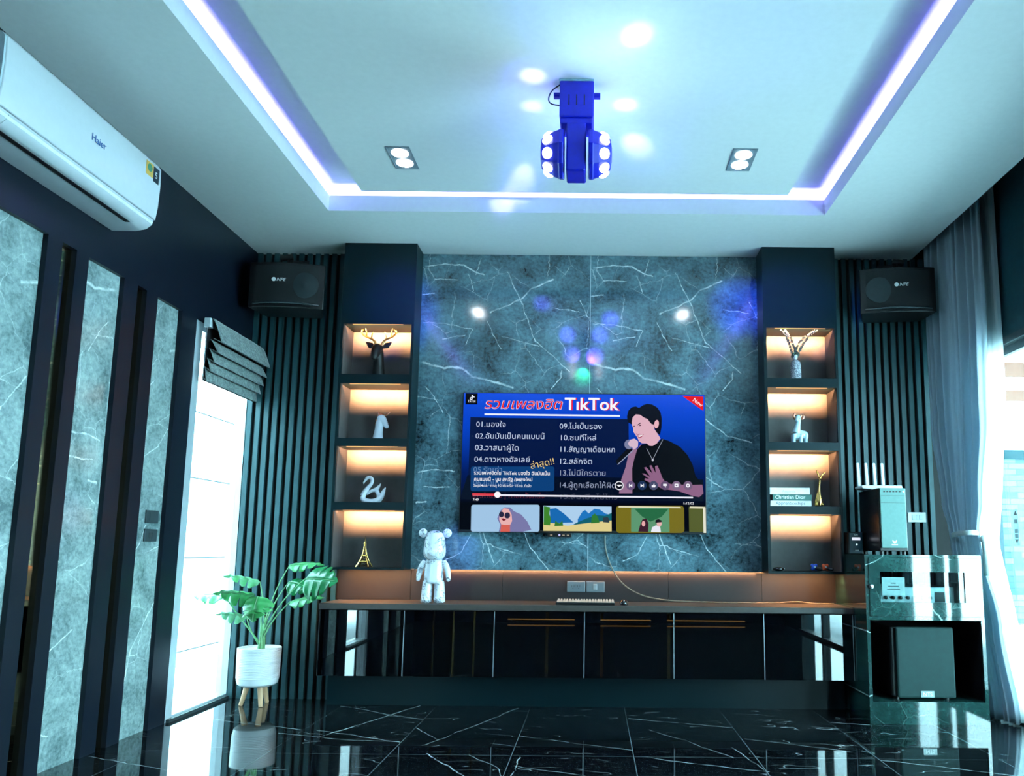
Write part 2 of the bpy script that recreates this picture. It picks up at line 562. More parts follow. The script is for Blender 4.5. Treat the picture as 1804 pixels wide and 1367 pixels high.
def text(name, body, m, parent, loc, size, plane='xz', shear=0.0, rot=0.0, align='LEFT', ext=0.0006, rotm=None, bold=0.0, label=None):
    cu = bpy.data.curves.new(name, 'FONT')
    cu.body = body
    cu.size = size
    cu.extrude = ext
    cu.shear = shear
    cu.offset = bold * size
    cu.align_x = align
    cu.resolution_u = 3
    cu.materials.append(m if not isinstance(m, str) else M[m])
    tmp = bpy.data.objects.new(name + '_type', cu)
    COL.objects.link(tmp)
    bpy.context.view_layer.update()
    me = bpy.data.meshes.new_from_object(tmp.evaluated_get(bpy.context.evaluated_depsgraph_get()))
    bpy.data.objects.remove(tmp)
    me.name = name
    o = bpy.data.objects.new(name, me)
    COL.objects.link(o)
    base = Matrix.Rotation(pi / 2, 4, 'X') if plane == 'xz' else Matrix.Identity(4)
    if rotm is not None:
        base = rotm
    o.parent = parent
    off = ORG.get(parent.name, Vector((0, 0, 0)))
    o.matrix_local = Matrix.Translation(Vector(loc) - off) @ base @ Matrix.Rotation(rot, 4, 'Z')
    if label:
        o['label'] = label
    return o

# ================================================================== THE SETTING
ZC = 3.07                      # ceiling height
struct('floor', MB().box(-2.62, 2.75, -6.4, .06, -.12, 0), 'floor')
# ceiling: perimeter with a lit slot, a flush inner panel and a curtain pocket on the right
c = MB()
T = .18                        # depth of the LED trough behind the lip
c.box(-2.62, -1.67 - T, -6.4, .1, ZC, ZC + .4)
c.box(1.417 + T, 2.25, -6.4, .1, ZC, ZC + .4)
c.box(-1.67 - T, 1.417 + T, -.765 + T, .1, ZC, ZC + .4)
c.box(-1.67 - T, 1.417 + T, -6.4, -5.0 - T, ZC, ZC + .4)
c.box(-1.67 - T, -1.684, -5.0 - T, -.765 + T, ZC, ZC + .02)
c.box(1.431, 1.417 + T, -5.0 - T, -.765 + T, ZC, ZC + .02)
c.box(-1.684, 1.431, -.751, -.765 + T, ZC, ZC + .02)
c.box(-1.684, 1.431, -5.0 - T, -5.014, ZC, ZC + .02)
c.box(-1.684, -1.67, -5.014, -.751, ZC, ZC + .10)
c.box(1.417, 1.431, -5.014, -.751, ZC, ZC + .10)
c.box(-1.67, 1.417, -.765, -.751, ZC, ZC + .10)
c.box(-1.67, 1.417, -5.014, -5.0, ZC, ZC + .10)
c.box(-1.67 - T, 1.417 + T, -5.0 - T, -.765 + T, ZC + .16, ZC + .4)
c.box(2.25, 2.75, -6.4, .1, 3.42, 3.47)
struct('ceiling', c, 'ceiling', smooth=False)
struct('ceiling_panel', MB().box(-1.385, 1.122, -4.72, -1.045, ZC, ZC + .02), 'ceiling', smooth=False)

# back wall behind everything, with the polished stone slab and its lit plinth band
struct('wall_back', MB().box(-2.428, 2.75, 0, .12, 0, 3.5), 'slatback')
tvw = MB().box(-1.234, -.0415, -.04, 0, .853, ZC - .001)
tvw.box(-.0385, 1.136, -.04, 0, .853, ZC - .001)
tvo = struct('wall_back_marble', tvw, 'tvmarble', smooth=False)
obj('seam_strip', MB().box(-.0415, -.0385, -.0398, 0, .853, ZC - .001), 'alu', tvo, smooth=False, label='pale joint between the slabs')


def slats(name, x0, x1, pitch, w):
    m = MB()
    x = x0 + .004
    while x + w < x1:
        m.box(x, x + w, -.026, 0, 0, ZC)
        x += pitch
    return struct(name, m, 'slat', smooth=False)


slats('trim_1', -2.42, -1.725, .0588, .032)
slats('trim_2', 1.632, 2.36, .0552, .031)

# left wall: dark frame with stone insets and narrow bronze mirrors
LW = -2.42
w = MB()
w.box(-2.55, LW - .03, -6.4, -4.05, 0, ZC)
w.box(-2.55, LW - .03, -3.30, -.79, 0, ZC)
w.box(-2.55, LW - .03, -4.05, -3.30, 2.36, ZC)
w.box(-2.55, LW - .03, -.79, 0, 2.36, ZC)
w.box(LW - .03, LW, -6.4, .0, 2.36, ZC)
gaps = [(-5.6, -5.3), (-5.0, -4.7), (-3.03, -2.74), (-2.625, -2.53), (-2.43, -2.115), (-2.02, -1.92), (-1.83, -1.54), (-1.42, -1.335), (-1.225, -.962), (-.79, 0)]
ys = [-6.4] + [v for g in gaps for v in g]
ys = ys[:2 * len(gaps)]
edges = [(-6.4, -5.6), (-5.3, -5.0), (-4.7, -4.05), (-3.30, -3.03), (-2.74, -2.625), (-2.53, -2.43), (-2.115, -2.02), (-1.92, -1.83), (-1.54, -1.42), (-1.335, -1.225), (-.962, -.79)]
for a, b in edges:
    w.box(LW - .03, LW, a, b, 0, 2.36)
wl = struct('wall_left', w, 'frame', smooth=False)
for a, b in gaps[:-1]:
    if b - a > .15:
        obj('marble_inset', MB().box(LW - .03, LW - .024, a, b, 0, 2.36), 'inset', wl, smooth=False, label='grey veined marble inset')
    else:
        obj('mirror_strip', MB().box(LW - .03, LW - .026, a, b, 0, 2.36), 'goldmirror', wl, smooth=False, label='narrow bronze mirror strip')


def window(name, ya, yb, zt):
    f = MB()
    x0, x1 = -2.50, -2.425
    f.box(x0, x1, ya, ya + .085, .0, zt)
    f.box(x0, x1, yb - .02, yb - .001, .0, zt)
    f.box(x0, x1, ya + .085, yb - .02, zt - .05, zt)
    f.box(x0, x1, ya + .085, yb - .02, 0, .03)
    o = struct(name, f, 'alu', smooth=False)
    obj('pane', MB().box(-2.465, -2.460, ya + .085, yb - .02, .03, zt - .05), 'glass', o)
    obj('threshold', MB().box(-2.424, -2.405, ya + .02, yb - .01, 0, .018), 'door_alu', o)
    return o


window('window_1', -.79, 0, 2.36)
window('window_2', -4.05, -3.30, 2.36)

# right side: dark header, sliding glass door with its stiles and track
XR = 2.60
r = MB()
r.box(XR - .02, 2.75, -6.4, .0, 2.345, 3.45)
r.box(XR - .02, 2.75, -3.45, -2.72, 0, 2.345)
r.box(XR - .02, 2.75, -6.4, -5.4, 0, 2.345)
r.box(XR - .02, 2.75, -.10, .0, 0, 2.345)
struct('wall_right', r, 'header', smooth=False)
f = MB()
for ya, yb in ((-.16, -.10), (-2.72, -2.66), (-1.93, -1.86)):
    f.box(XR - .03, XR + .05, ya, yb, .035, 2.30)
f.box(XR - .03, XR + .05, -2.72, -.10, 2.30, 2.345)
f.box(XR - .05, XR + .07, -2.72, -.10, 0, .035)
d2 = struct('door_1', f, 'door_alu', smooth=False)
for a, b, xo in ((-1.67, -.16, .03), (-1.86, -1.60, -.01), (-2.66, -1.93, .03)):
    s_ = MB()
    w_ = .03 if b - a < .4 else .06
    s_.box(XR + xo - .015, XR + xo + .015, b - w_ * .7, b, .035, 2.30)
    s_.box(XR + xo - .015, XR + xo + .015, a, a + w_, .035, 2.30)
    s_.box(XR + xo - .015, XR + xo + .015, a + w_, b - w_ * .7, .035, .10)
    s_.box(XR + xo - .015, XR + xo + .015, a + w_, b - w_ * .7, 2.25, 2.30)
    lf = obj('sliding_leaf', s_, 'door_alu', d2, smooth=False)
    obj('pane', MB().box(XR + xo - .003, XR + xo + .003, a + w_, b - w_ * .7, .10, 2.25), 'glass', lf)

s_ = MB()
for ya, yb in ((-5.4, -5.33), (-4.46, -4.39), (-3.52, -3.45)):
    s_.box(XR - .03, XR + .05, ya, yb, .035, 2.30)
s_.box(XR - .03, XR + .05, -5.4, -3.45, 2.30, 2.345)
s_.box(XR - .05, XR + .07, -5.4, -3.45, 0, .035)
d3 = struct('added_glazing', s_, 'door_alu', smooth=False)  # unseen glazed opening, added to let in daylight and brighten the ceiling
for ya, yb in ((-5.33, -4.46), (-4.39, -3.52)):
    obj('pane', MB().box(XR - .003, XR + .003, ya, yb, .035, 2.30), 'glass', d3)
# rear of the room, seen only in reflections
rw = MB().box(-2.62, 2.75, -6.4, -6.28, 0, 3.45)
wr = struct('wall_rear', rw, 'frame', smooth=False)
for xx in (-2.15, -1.88, -1.6):
    obj('gold_trim', MB().box(xx - .012, xx + .012, -6.28, -6.27, 0, 2.6), 'gold', wr, smooth=False)

led_r = glow('warm_floor_led', (255, 196, 110), 1.4)
for xa, xb in ((-1.15, -.25), (.10, .78), (1.0, 2.05)):
    obj('led_line', MB().box(xa, xb, -6.28, -6.272, .036, .043), led_r, wr, smooth=False, label='warm LED line along the floor')
for xx in (-.62, .12, 1.02):
    obj('gold_trim', MB().box(xx - .02, xx + .02, -6.28, -6.27, .05, 1.2), 'gold', wr, smooth=False)
spot('rear_fill_spot', (-1.2, -5.7, 3.05), (-1.4, -6.2, 1.0), 60, (1, .9, .75), 120, .9, .05)  # spot without a fixture, added to light the rear wall

# ------------------------------------------------------------------ outside
t = MB().box(2.75, 14, -9, 6.2, -.14, -.02)
t.box(-6, -2.62, -9, 3, -.14, -.02)
struct('ground', t, mat('pale_paving', (196, 204, 206), .7, var=.1, vscale=2))
struct('sun_block_roof', MB().box(2.75, 5.2, -9, 3.4, 3.45, 3.55), 'header')  # unseen roof, added to keep sun and high sky off the door
# white boundary wall seen through the window
bw = thing('boundary_wall', 'white concrete panel wall outside the left window', 'wall', (-3.5, -1, -.02))
m_ = MB()
zz = [-.02, .10, .887, 1.58, 2.16, 2.75]
for a, b in zip(zz, zz[1:]):
    m_.box(-3.6, -3.5, -5.5, 3.2, a + .008, b - .008)
obj('panel', m_, 'outwall', bw, smooth=False)
obj('seam_filler', MB().box(-3.6, -3.51, -5.5, 3.2, -.02, 2.75), 'seam', bw, smooth=False)
# house front across the terrace: pale wall with wooden strips and split-stone cladding below


def stone_mat():
    m, N, p = base_mat('split_stone_cladding')
    co = N.n('ShaderNodeTexCoord').outputs['Object']
    s = N.n('ShaderNodeSeparateXYZ', {0: co})
    v = N.n('ShaderNodeCombineXYZ', {0: s.outputs[0], 1: s.outputs[2], 2: 0.0}).outputs[0]
    b = N.n('ShaderNodeTexBrick', {'Vector': v, 'Scale': 1.0, 'Mortar Size': .006, 'Brick Width': .30, 'Row Height': .085, 'Bias': 0.0,
                                   'Color1': (*lin((92, 104, 104)), 1), 'Color2': (*lin((14, 44, 52)), 1), 'Mortar': (*lin((3, 15, 20)), 1)},
            offset=.37)
    c = N.mix(N.noise(v, 5, 4), b.outputs['Color'], lin((72, 88, 90)))
    N.t.links.new(c, p.inputs['Base Color'])
    p.inputs['Roughness'].default_value = .9
    p.inputs['Specular IOR Level'].default_value = 0
    return m


hf = thing('house_front', 'pale house front with stone cladding beyond the sliding door', 'house', (7, 6, -.02))
obj('wall', MB().box(3.4, 13, 6.05, 6.3, -.02, 5.2), mat('pale_render', (222, 226, 226), .85, var=.03), hf, smooth=False)
st = obj('stone_cladding', MB().box(3.4, 13, 5.98, 6.05, .0, 2.33), stone_mat(), hf, smooth=False, label='rough split stone cladding')
obj('coping', MB().box(3.4, 13, 5.92, 6.05, 2.33, 2.46), mat('dark_coping', (14, 36, 40), .8, spec=0), hf, smooth=False)
wood = mat('honey_wood_strip', (72, 44, 34), .8, var=.15, vscale=3, spec=0)
for za, zb in ((3.20, 3.36), (3.56, 3.78)):
    obj('wood_strip', MB().box(3.4, 13, 6.02, 6.05, za, zb), wood, hf, smooth=False, label='pale wood strip')

# ================================================================== DISPLAY COLUMNS
CF = -.235
led_m = glow('warm_led_tape', (255, 190, 120), 1.6)
ROWS = [(2.150, 2.498), (1.716, 2.086), (1.291, 1.661), (.867, 1.238)]
WARM = (1.0, .50, .22)


def column(x0, x1, nx0, nx1, label):
    t = thing('display_column', label, 'display shelf', ((x0 + x1) / 2, CF / 2, .853), group='display columns beside the television')
    b = MB()
    b.box(x0, nx0, CF, -.002, .853, ZC)
    b.box(nx1, x1, CF, -.002, .853, ZC)
    b.box(nx0, nx1, CF, -.002, 2.498, ZC)
    obj('carcass', b, 'dark', t, smooth=False)
    zs = [2.150, 1.716, 1.291, .867]
    tops = [2.086, 1.661, 1.238, .853]
    for a, bb in zip(tops, zs):
        obj('shelf', MB().box(nx0, nx1, CF, -.002, a, bb), 'dark', t, smooth=False)
    obj('back_panel', MB().box(nx0, nx1, -.012, -.002, .867, 2.498), 'niche', t, smooth=False)
    for za, zb in ROWS:
        for xa in (nx0, nx1 - .002):
            obj('niche_side', MB().box(xa, xa + .002, CF + .018, -.012, za, zb), 'niche', t, smooth=False)
        # the tape sits in the front rail and throws its light on to the back of the niche
        obj('led_strip', MB().box(nx0 + .06, nx1 - .06, CF + .010, CF + .016, zb - .0016, zb), led_m, t, smooth=False, label='warm glowing LED strip')
        area('niche_led_light', ((x0 + x1) / 2, CF + .03, zb - .006), (0, 1, -.12), nx1 - nx0 - .02, .008, 4.0, WARM, 72)
    return t


column(-1.728, -1.234, -1.712, -1.250, 'dark display column of four lit niches left of the television, deer bust on top shelf')
column(1.136, 1.634, 1.156, 1.619, 'dark display column of four lit niches right of the television, vase on top shelf')

# ================================================================== CONSOLE
bs = thing('backsplash', 'dark lit backsplash panel above the console worktop', 'wall panel', (0, -.005, .65))
m_ = MB()
for a, b in ((-1.728, -1.235), (-1.232, -.615), (-.612, .505), (.508, 1.135), (1.138, 1.66)):
    m_.box(a, b, -.012, -.001, .651, .852)
obj('panel', m_, mat('dark_backsplash', (38, 34, 36), .4, var=.06), bs, smooth=False)
obj('led_strip', MB().box(-1.20, 1.60, -.030, -.024, .8505, .852), led_m, bs, smooth=False, label='warm LED strip along top')
area('backsplash_led_light', (-.05, -.026, .847), (0, .3, -1), 2.3, .005, 5.0, WARM, 170)
area('backsplash_led_light', (-1.48, -.20, .849), (0, .35, -1), .46, .006, 4.0, WARM, 150)
area('backsplash_led_light', (1.38, -.20, .849), (0, .35, -1), .46, .006, 4.0, WARM, 150)

wt = obj('worktop', MB().box(-1.715, 1.628, -.40, -.013, .612, .65), mat('dark_worktop', (66, 60, 57), .3, var=.1), bevel=.003, smooth=False)
tag(wt, 'long dark worktop running under the television', 'worktop')
seams = [-1.715, -1.179, -.615, -.051, .508, 1.072, 1.628]
where = ['leftmost black mirrored cabinet, next to the potted plant', 'second black mirrored cabinet from the left, under the bear figurine',
         'third black mirrored cabinet from the left, under the left half of the television',
         'fourth black mirrored cabinet from the left, under the keyboard and mouse',
         'fifth black mirrored cabinet, under the right end of the television',
         'rightmost black mirrored cabinet, next to the dark stone cabinet']
for k, (a, b) in enumerate(zip(seams, seams[1:])):
    cu = thing('cabinet', where[k], 'cabinet', ((a + b) / 2, -.19, .207), group='mirrored cabinets under the worktop')
    obj('body', MB().box(a + .001, b - .001, -.36, -.013, .207, .611), 'dark', cu, smooth=False)
    dr = obj('door', MB().box(a + .002, b - .002, -.385, -.362, .207, .608), 'blackglass', cu, smooth=False, bevel=.0015, label='black mirrored door')
    obj('edge_strip', MB().box(b - .0045, b - .002, -.3862, -.3852, .209, .606), 'alu', dr, smooth=False)
pl = obj('plinth', MB().box(-1.70, 1.62, -.20, -.03, 0, .205), 'dark', smooth=False)
tag(pl, 'dark recessed plinth under the mirrored cabinets', 'plinth')

# ================================================================== TELEVISION
TVY = -.0755


def S(u, v, k=0):
    """picture point (u across, v down) of the television to a place on its glass"""
    return (-4.08980606 + .00387109138 * u + 4.26488549e-05 * v, TVY - .00015 * k, 4.72046702 + 3.80663519e-05 * u - .00389242901 * v)


GL = {}


def gl(c, s=1.0):
    if (c, s) not in GL:
        GL[(c, s)] = glow('screen_%02x%02x%02x' % c, c, s * .75)
    return GL[(c, s)]


tv = thing('television', 'large wall television showing a song list and a singer', 'television', (-.076, -.058, 1.11), group=None)
obj('casing', MB().box(-.913, .761, -.0745, -.043, 1.105, 2.063), 'black', tv, bevel=.003, smooth=False)
sm, N_, p_ = base_mat('screen_picture')
sz_ = N_.n('ShaderNodeSeparateXYZ', {0: N_.n('ShaderNodeNewGeometry').outputs['Position']})
gr_ = N_.m('DIVIDE', N_.m('SUBTRACT', sz_.outputs[2], 1.11), .95)
N_.t.links.new(N_.ramp(gr_, [(.20, lin((2, 5, 16))), (.42, lin((2, 26, 90))), (.75, lin((6, 66, 196))), (1.0, lin((10, 76, 226)))]), p_.inputs['Emission Color'])
p_.inputs['Emission Strength'].default_value = .75
p_.inputs['Base Color'].default_value = (0, 0, 0, 1)
p_.inputs['Roughness'].default_value = .12
scr = obj('screen', MB().box(-.907, .756, TVY, -.074, 1.122, 2.058), sm, tv, smooth=False, label='lit television picture')
LAYER = [0]


def flat(name, pts, col, k=None, s=1.0, label=None):
    LAYER[0] += 1
    kk = LAYER[0] * .25 + 1 if k is None else k
    return obj(name, MB().poly([S(u, v, kk) for u, v in pts][::-1]), gl(col, s), scr, smooth=False, label=label)


def rr(u0, v0, u1, v1, r=4, n=4):
    pts = []
    for cx, cy, a0 in ((u1 - r, v0 + r, -90), (u1 - r, v1 - r, 0), (u0 + r, v1 - r, 90), (u0 + r, v0 + r, 180)):
        for i in range(n + 1):
            a = radians(a0 + 90 * i / n)
            pts.append((cx + r * cos(a), cy + r * sin(a)))
    return pts


def el(u, v, a, b, n=20, rot=0):
    return [(u + a * cos(2 * pi * i / n) * cos(rot) - b * sin(2 * pi * i / n) * sin(rot),
             v + a * cos(2 * pi * i / n) * sin(rot) + b * sin(2 * pi * i / n) * cos(rot)) for i in range(n)]


def A_(pts):
    return [(800 + a * .14629, 680 + b * .14629) for a, b in pts]


def B_(pts):
    return [(1020 + a * .14629, 680 + b * .14629) for a, b in pts]


def C_(pts):
    return [(800 + a * .13858, 800 + b * .13858) for a, b in pts]


def D_(pts):
    return [(1020 + a * .13858, 800 + b * .13858) for a, b in pts]


def words(body, u, v, wpx, size_px, col, rot=0.0, shear=0.0, bold=0.0, k=None, s=1.0):
    LAYER[0] += 1
    kk = LAYER[0] * .25 + 1 if k is None else k
    x, y, z = S(u, v, kk)
    o = text('screen_text', body, gl(col, s), scr, (x, y, z), size_px * .00389, rot=rot, shear=shear, ext=0, bold=bold)
    bpy.context.view_layer.update()
    w = o.dimensions.x
    if wpx and w > 0:
        o.matrix_local = o.matrix_local @ Matrix.Diagonal((wpx * .00387 / w, 1, 1, 1))
    return o


flat('list_panel', A_([(185, 378), (600, 388)]) + [(1108, 739), (1108, 872), (825, 872)], (3, 20, 66))
flat('list_shade', [(824, 838), (1110, 843), (1238, 846), (1238, 884), (812, 880)], (2, 10, 34))
flat('badge', A_([(122, 85), (268, 88), (266, 222), (122, 222)]), (3, 3, 5))
flat('badge_note', A_(el(190, 150, 17, 16) + []), (240, 244, 255))
flat('badge_note', A_([(196, 108), (208, 108), (216, 122), (232, 126), (232, 138), (216, 136), (208, 130), (208, 152), (196, 152)]), (240, 244, 255))
flat('badge_note', A_(el(190, 150, 8, 7)), (3, 3, 5))
words('TikTok', *A_([(150, 197)])[0], 14, 6.4, (236, 240, 250), bold=.006)
words('รวมเพลงฮิต', *A_([(346, 272)])[0], 140, 25, (250, 226, 236), shear=.22, bold=.018)
words('รวมเพลงฮิต', *A_([(350, 270)])[0], 138, 24.5, (226, 22, 44), shear=.22, bold=.002)
words('TıkTok', *A_([(1345, 290)])[0], 97, 31, (222, 26, 60), bold=.016)
words('TıkTok', *A_([(1328, 287)])[0], 97, 31, (248, 246, 255), bold=.016)
flat('title_rule', A_([(355, 333), (356, 354)]) + B_([(497, 375), (497, 355)]), (236, 242, 255))
W1 = (196, 208, 236)
for body, a, b, w in (('01.มองใจ', 255, 496, 52), ('02.ฉันมันเป็นคนแบบนี้', 250, 638, 122), ('03.วาสนาผู้ใด', 245, 780, 77), ('04.ดาวหางฮัลเลย์', 240, 920, 98)):
    words(body, *A_([(a, b)])[0], w, 13.4, W1)
for body, a, b, w in (('09.ไม่เป็นรอง', 1265, 520, 75), ('10.ซบที่ไหล่', 1265, 660, 62), ('11.สัญญาเดือนหก', 1262, 800, 96), ('12.สลักจิต', 1258, 945, 56),
                      ('13.ไม่มีใครตาย', 1256, 1085, 80), ('14.ผู้ถูกเลือกให้ผิดหวัง', 1255, 1230, 121)):
    words(body, *A_([(a, b)])[0], w, 13.4, W1 if b < 1000 else (150, 160, 188))
# singer
skin = (222, 176, 192)
flat('singer_hair', B_([(590, 440), (582, 370), (600, 300), (640, 258), (690, 248), (730, 266), (780, 232), (830, 215), (890, 225), (950, 260), (990, 320), (1005, 400), (1000, 500), (980, 600),
                        (930, 560), (900, 470), (640, 470), (620, 458)]), (9, 10, 26))
flat('singer_arm', B_([(600, 820), (650, 760), (700, 770), (756, 700), (720, 830), (670, 910), (640, 1060), (640, 1300), (480, 1300), (510, 1130), (560, 990)]), (150, 112, 144))
flat('singer_face', B_([(640, 440), (650, 385), (690, 345), (740, 350), (790, 385), (835, 405), (850, 430), (880, 465), (905, 470), (915, 530), (950, 580), (985, 640), (940, 700), (880, 740),
                        (820, 735), (820, 700), (760, 697), (725, 675), (705, 625), (680, 590), (660, 560), (655, 510), (642, 475)]), skin)
flat('singer_ear', B_(el(940, 465, 28, 52, rot=.15)), (232, 178, 190))
flat('singer_shirt', B_([(705, 765), (760, 712), (822, 702), (850, 728), (890, 730), (940, 700), (1000, 640), (1090, 670), (1220, 740), (1310, 840), (1370, 960), (1400, 1090), (1480, 1190),
                         (1400, 1240), (640, 1290), (640, 1000), (665, 890)]), (5, 7, 16))
flat('singer_brow', B_([(702, 476), (745, 446), (750, 456), (706, 484)]), (50, 24, 44))
flat('singer_eye', B_([(722, 488), (738, 474), (756, 472), (748, 486)]), (70, 30, 54))
flat('singer_eye', B_([(646, 494), (664, 486), (682, 484), (672, 498)]), (70, 30, 54))
flat('singer_nose', B_([(690, 570), (715, 590), (740, 575), (720, 604), (694, 592)]), (190, 128, 150))
flat('singer_lips', B_([(702, 604), (786, 584), (760, 622), (726, 640)]), (170, 70, 96))
flat('singer_teeth', B_([(710, 606), (778, 591), (752, 614), (726, 624)]), (250, 246, 252))
flat('microphone', B_([(604, 738), (650, 776), (462, 952), (440, 912)]), (10, 12, 22))
flat('microphone', B_([(652, 776), (658, 784), (470, 958), (462, 952)]), (150, 160, 190))
flat('microphone_head', B_(el(600, 712, 52, 58)), (120, 126, 160))
flat('singer_fist', B_([(590, 700), (620, 655), (670, 640), (715, 675), (712, 735), (690, 760), (655, 775), (640, 740), (610, 735)]), (214, 184, 204))
for a, b in (((1012, 650), (888, 890)), ((812, 760), (880, 890))):
    flat('necklace', B_([a, (a[0] + 7, a[1]), (b[0] + 7, b[1]), b]), (150, 156, 170))
flat('necklace', B_(el(888, 900, 12, 16)), (190, 190, 204))
flat('singer_hand', B_([(755, 1062), (785, 1062), (858, 1104), (783, 992), (808, 984), (884, 1064), (848, 968), (872, 962), (922, 1056), (916, 974), (945, 966), (975, 1040), (1004, 1120), (1040, 1170),
                        (1110, 1190), (1300, 1200), (1480, 1196), (1492, 1300), (1440, 1345), (1360, 1330), (1200, 1275), (1000, 1245), (900, 1195), (788, 1140), (792, 1118), (846, 1128)]), (142, 98, 132))
# controls over the picture
flat('title_card', C_(rr(215, 165, 1275, 478, 30)), (10, 62, 120))
words('05.รักเก่า', *C_([(245, 235)])[0], 50, 13, (96, 130, 176))
words('06.ขอให้เธอใจดี', *C_([(245, 400)])[0], 86, 13, (84, 120, 168))
words('07.คำแพง | กาลครั้งหนึ่ง', *C_([(240, 560)])[0], 126, 12, (92, 40, 60))
words('15.ลืมเมียไม่ไหว', *C_([(1330, 575)])[0], 100, 12, (66, 72, 92))
words('ล่าสุด!!', *C_([(975, 198)])[0], 42, 16, (236, 204, 132), rot=.22)
words('รวมเพลงฮิตใน TikTok มองใจ ฉันมันเป็น', *C_([(255, 268)])[0], 133, 8.6, (250, 250, 255), bold=.008)
words('คนแบบนี้ - บูม สหรัฐ /เพลงใหม่', *C_([(255, 345)])[0], 102, 8.6, (250, 250, 255), bold=.008)
words('SanjaiMusic · การดู 9.2 พัน ครั้ง · 15 ชม. ที่แล้ว', *C_([(252, 420)])[0], 101, 6.2, (236, 240, 250), bold=.004)
for k, a in enumerate((510, 655, 800, 945, 1090, 1235, 1380)):
    flat('button', D_(el(a, 408, 57, 57)), ((230, 232, 240), (104, 84, 122), (26, 46, 84), (70, 74, 104), (96, 76, 110), (126, 104, 134), (116, 94, 124))[k])
    if k == 0:
        flat('button_icon', D_(el(a, 408, 46, 46)), (10, 12, 26))
        flat('button_icon', D_([(470, 398), (550, 398), (540, 415), (520, 412), (510, 425), (490, 412)]), (245, 245, 250))
    elif k in (1, 2):
        d = -1 if k == 1 else 1
        flat('button_icon', D_([(a - d * 20, 386), (a + d * 14, 408), (a - d * 20, 430)]), (250, 250, 255))
        flat('button_icon', D_([(a + d * 15, 386), (a + d * 22, 386), (a + d * 22, 430), (a + d * 15, 430)]), (250, 250, 255))
    elif k in (3, 4):
        d = 1 if k == 3 else -1
        flat('button_icon', D_([(a - 24, 408 + d * 22), (a - 24, 408 - d * 4), (a - 6, 408 - d * 4), (a + 4, 408 - d * 26), (a + 12, 408 - d * 20), (a + 8, 408 - d * 4), (a + 26, 408 - d * 2), (a + 20, 408 + d * 22)]), (246, 246, 252))
    elif k == 5:
        flat('button_icon', D_(rr(a - 24, 384, a + 24, 428, 8)), (246, 246, 252))
        flat('button_icon', D_(el(a, 406, 12, 8)), (126, 104, 134))
    else:
        flat('button_icon', D_(el(a, 408, 27, 27, 6, .5)), (246, 246, 252))
        flat('button_icon', D_(el(a, 408, 10, 10)), (116, 94, 124))
flat('progress_bar', C_([(250, 514), (250, 534)]) + D_([(1442, 570), (1442, 550)]), (236, 236, 248))
flat('progress_bar', C_([(240, 502), (240, 532), (540, 538), (540, 508)]), (226, 62, 76), label='played red length')
flat('progress_knob', C_(el(558, 522, 40, 40)), (250, 248, 255))
words('7:49', *C_([(246, 598)])[0], 10, 5.6, (246, 248, 255), bold=.004)
words('1:12:02', *D_([(1312, 645)])[0], 18, 5.6, (246, 248, 255), bold=.004)
flat('corner_ribbon', B_([(1258, 120), (1512, 128), (1510, 304)]), (226, 20, 30))
words('New', *B_([(1378, 178)])[0], 19, 10, (255, 236, 240), rot=-.62, bold=.004)
# thumbnails of the next videos
flat('thumbnail', C_(rr(230, 648, 1092, 985, 28)[:]), (160, 196, 228))
flat('thumbnail_hair', C_([(560, 820), (600, 720), (650, 680), (720, 682), (770, 730), (860, 770), (940, 860), (990, 960), (880, 985), (580, 985), (600, 900)]), (120, 120, 168))
flat('thumbnail_face', C_([(590, 760), (640, 690), (700, 700), (740, 770), (748, 850), (722, 905), (720, 985), (600, 985), (612, 900), (584, 830)]), (232, 176, 176))
flat('thumbnail_neck', C_([(612, 890), (660, 900), (722, 895), (722, 985), (600, 985)]), (214, 96, 84))
flat('thumbnail_glasses', C_(el(612, 770, 32, 36)), (40, 38, 66))
flat('thumbnail_glasses', C_(el(686, 782, 36, 38)), (40, 38, 66))
flat('thumbnail_lips', C_([(606, 822), (640, 818), (672, 834), (640, 852)]), (120, 20, 40))
t2 = [(958, 891.5), (1077, 893), (1077, 936), (958, 935)]
flat('thumbnail', t2, (172, 206, 236))
flat('thumbnail_mountain', C_([(1220, 700), (1300, 690), (1400, 760), (1520, 870), (1230, 880)]), (24, 104, 176))
flat('thumbnail_mountain', [(1018, 915), (1026, 902), (1031, 899), (1037, 905), (1047, 897), (1056, 898), (1066, 905), (1077, 908), (1077, 922), (1018, 926)], (30, 116, 190))
flat('thumbnail_forest', [(1000, 930), (1014, 922), (1032, 914), (1050, 908), (1066, 909), (1077, 904), (1077, 924), (1040, 930)], (18, 96, 110))
flat('thumbnail_meadow', [(958, 920), (978, 922), (1000, 926), (1040, 921), (1077, 917), (1077, 936), (958, 935)], (222, 206, 140))
flat('thumbnail_tree', C_([(1145, 665), (1225, 680), (1215, 760), (1235, 830), (1225, 905), (1145, 900)]), (62, 132, 44))
flat('thumbnail_tree', [(1043, 908), (1048, 905), (1053, 911), (1056, 921), (1041, 922)], (46, 120, 52))
flat('thumbnail_tree', C_([(1290, 850), (1340, 880), (1380, 850), (1390, 910), (1280, 915)]), (50, 118, 52))
flat('thumbnail_house', [(1062, 912), (1070, 911), (1073, 915), (1073, 921), (1062, 920)], (44, 60, 70))
flat('thumbnail', D_(rr(468, 662, 1325, 1000, 40)), (118, 108, 26))
flat('thumbnail_frame', D_([(505, 664), (1280, 676), (1290, 692), (498, 682)]), (226, 222, 190))
flat('thumbnail_picture', D_([(658, 684), (1138, 690), (1138, 992), (655, 985)]), (92, 150, 112))
flat('thumbnail_picture', D_([(700, 700), (1130, 700), (1040, 800), (900, 860), (800, 800)]), (36, 104, 66))
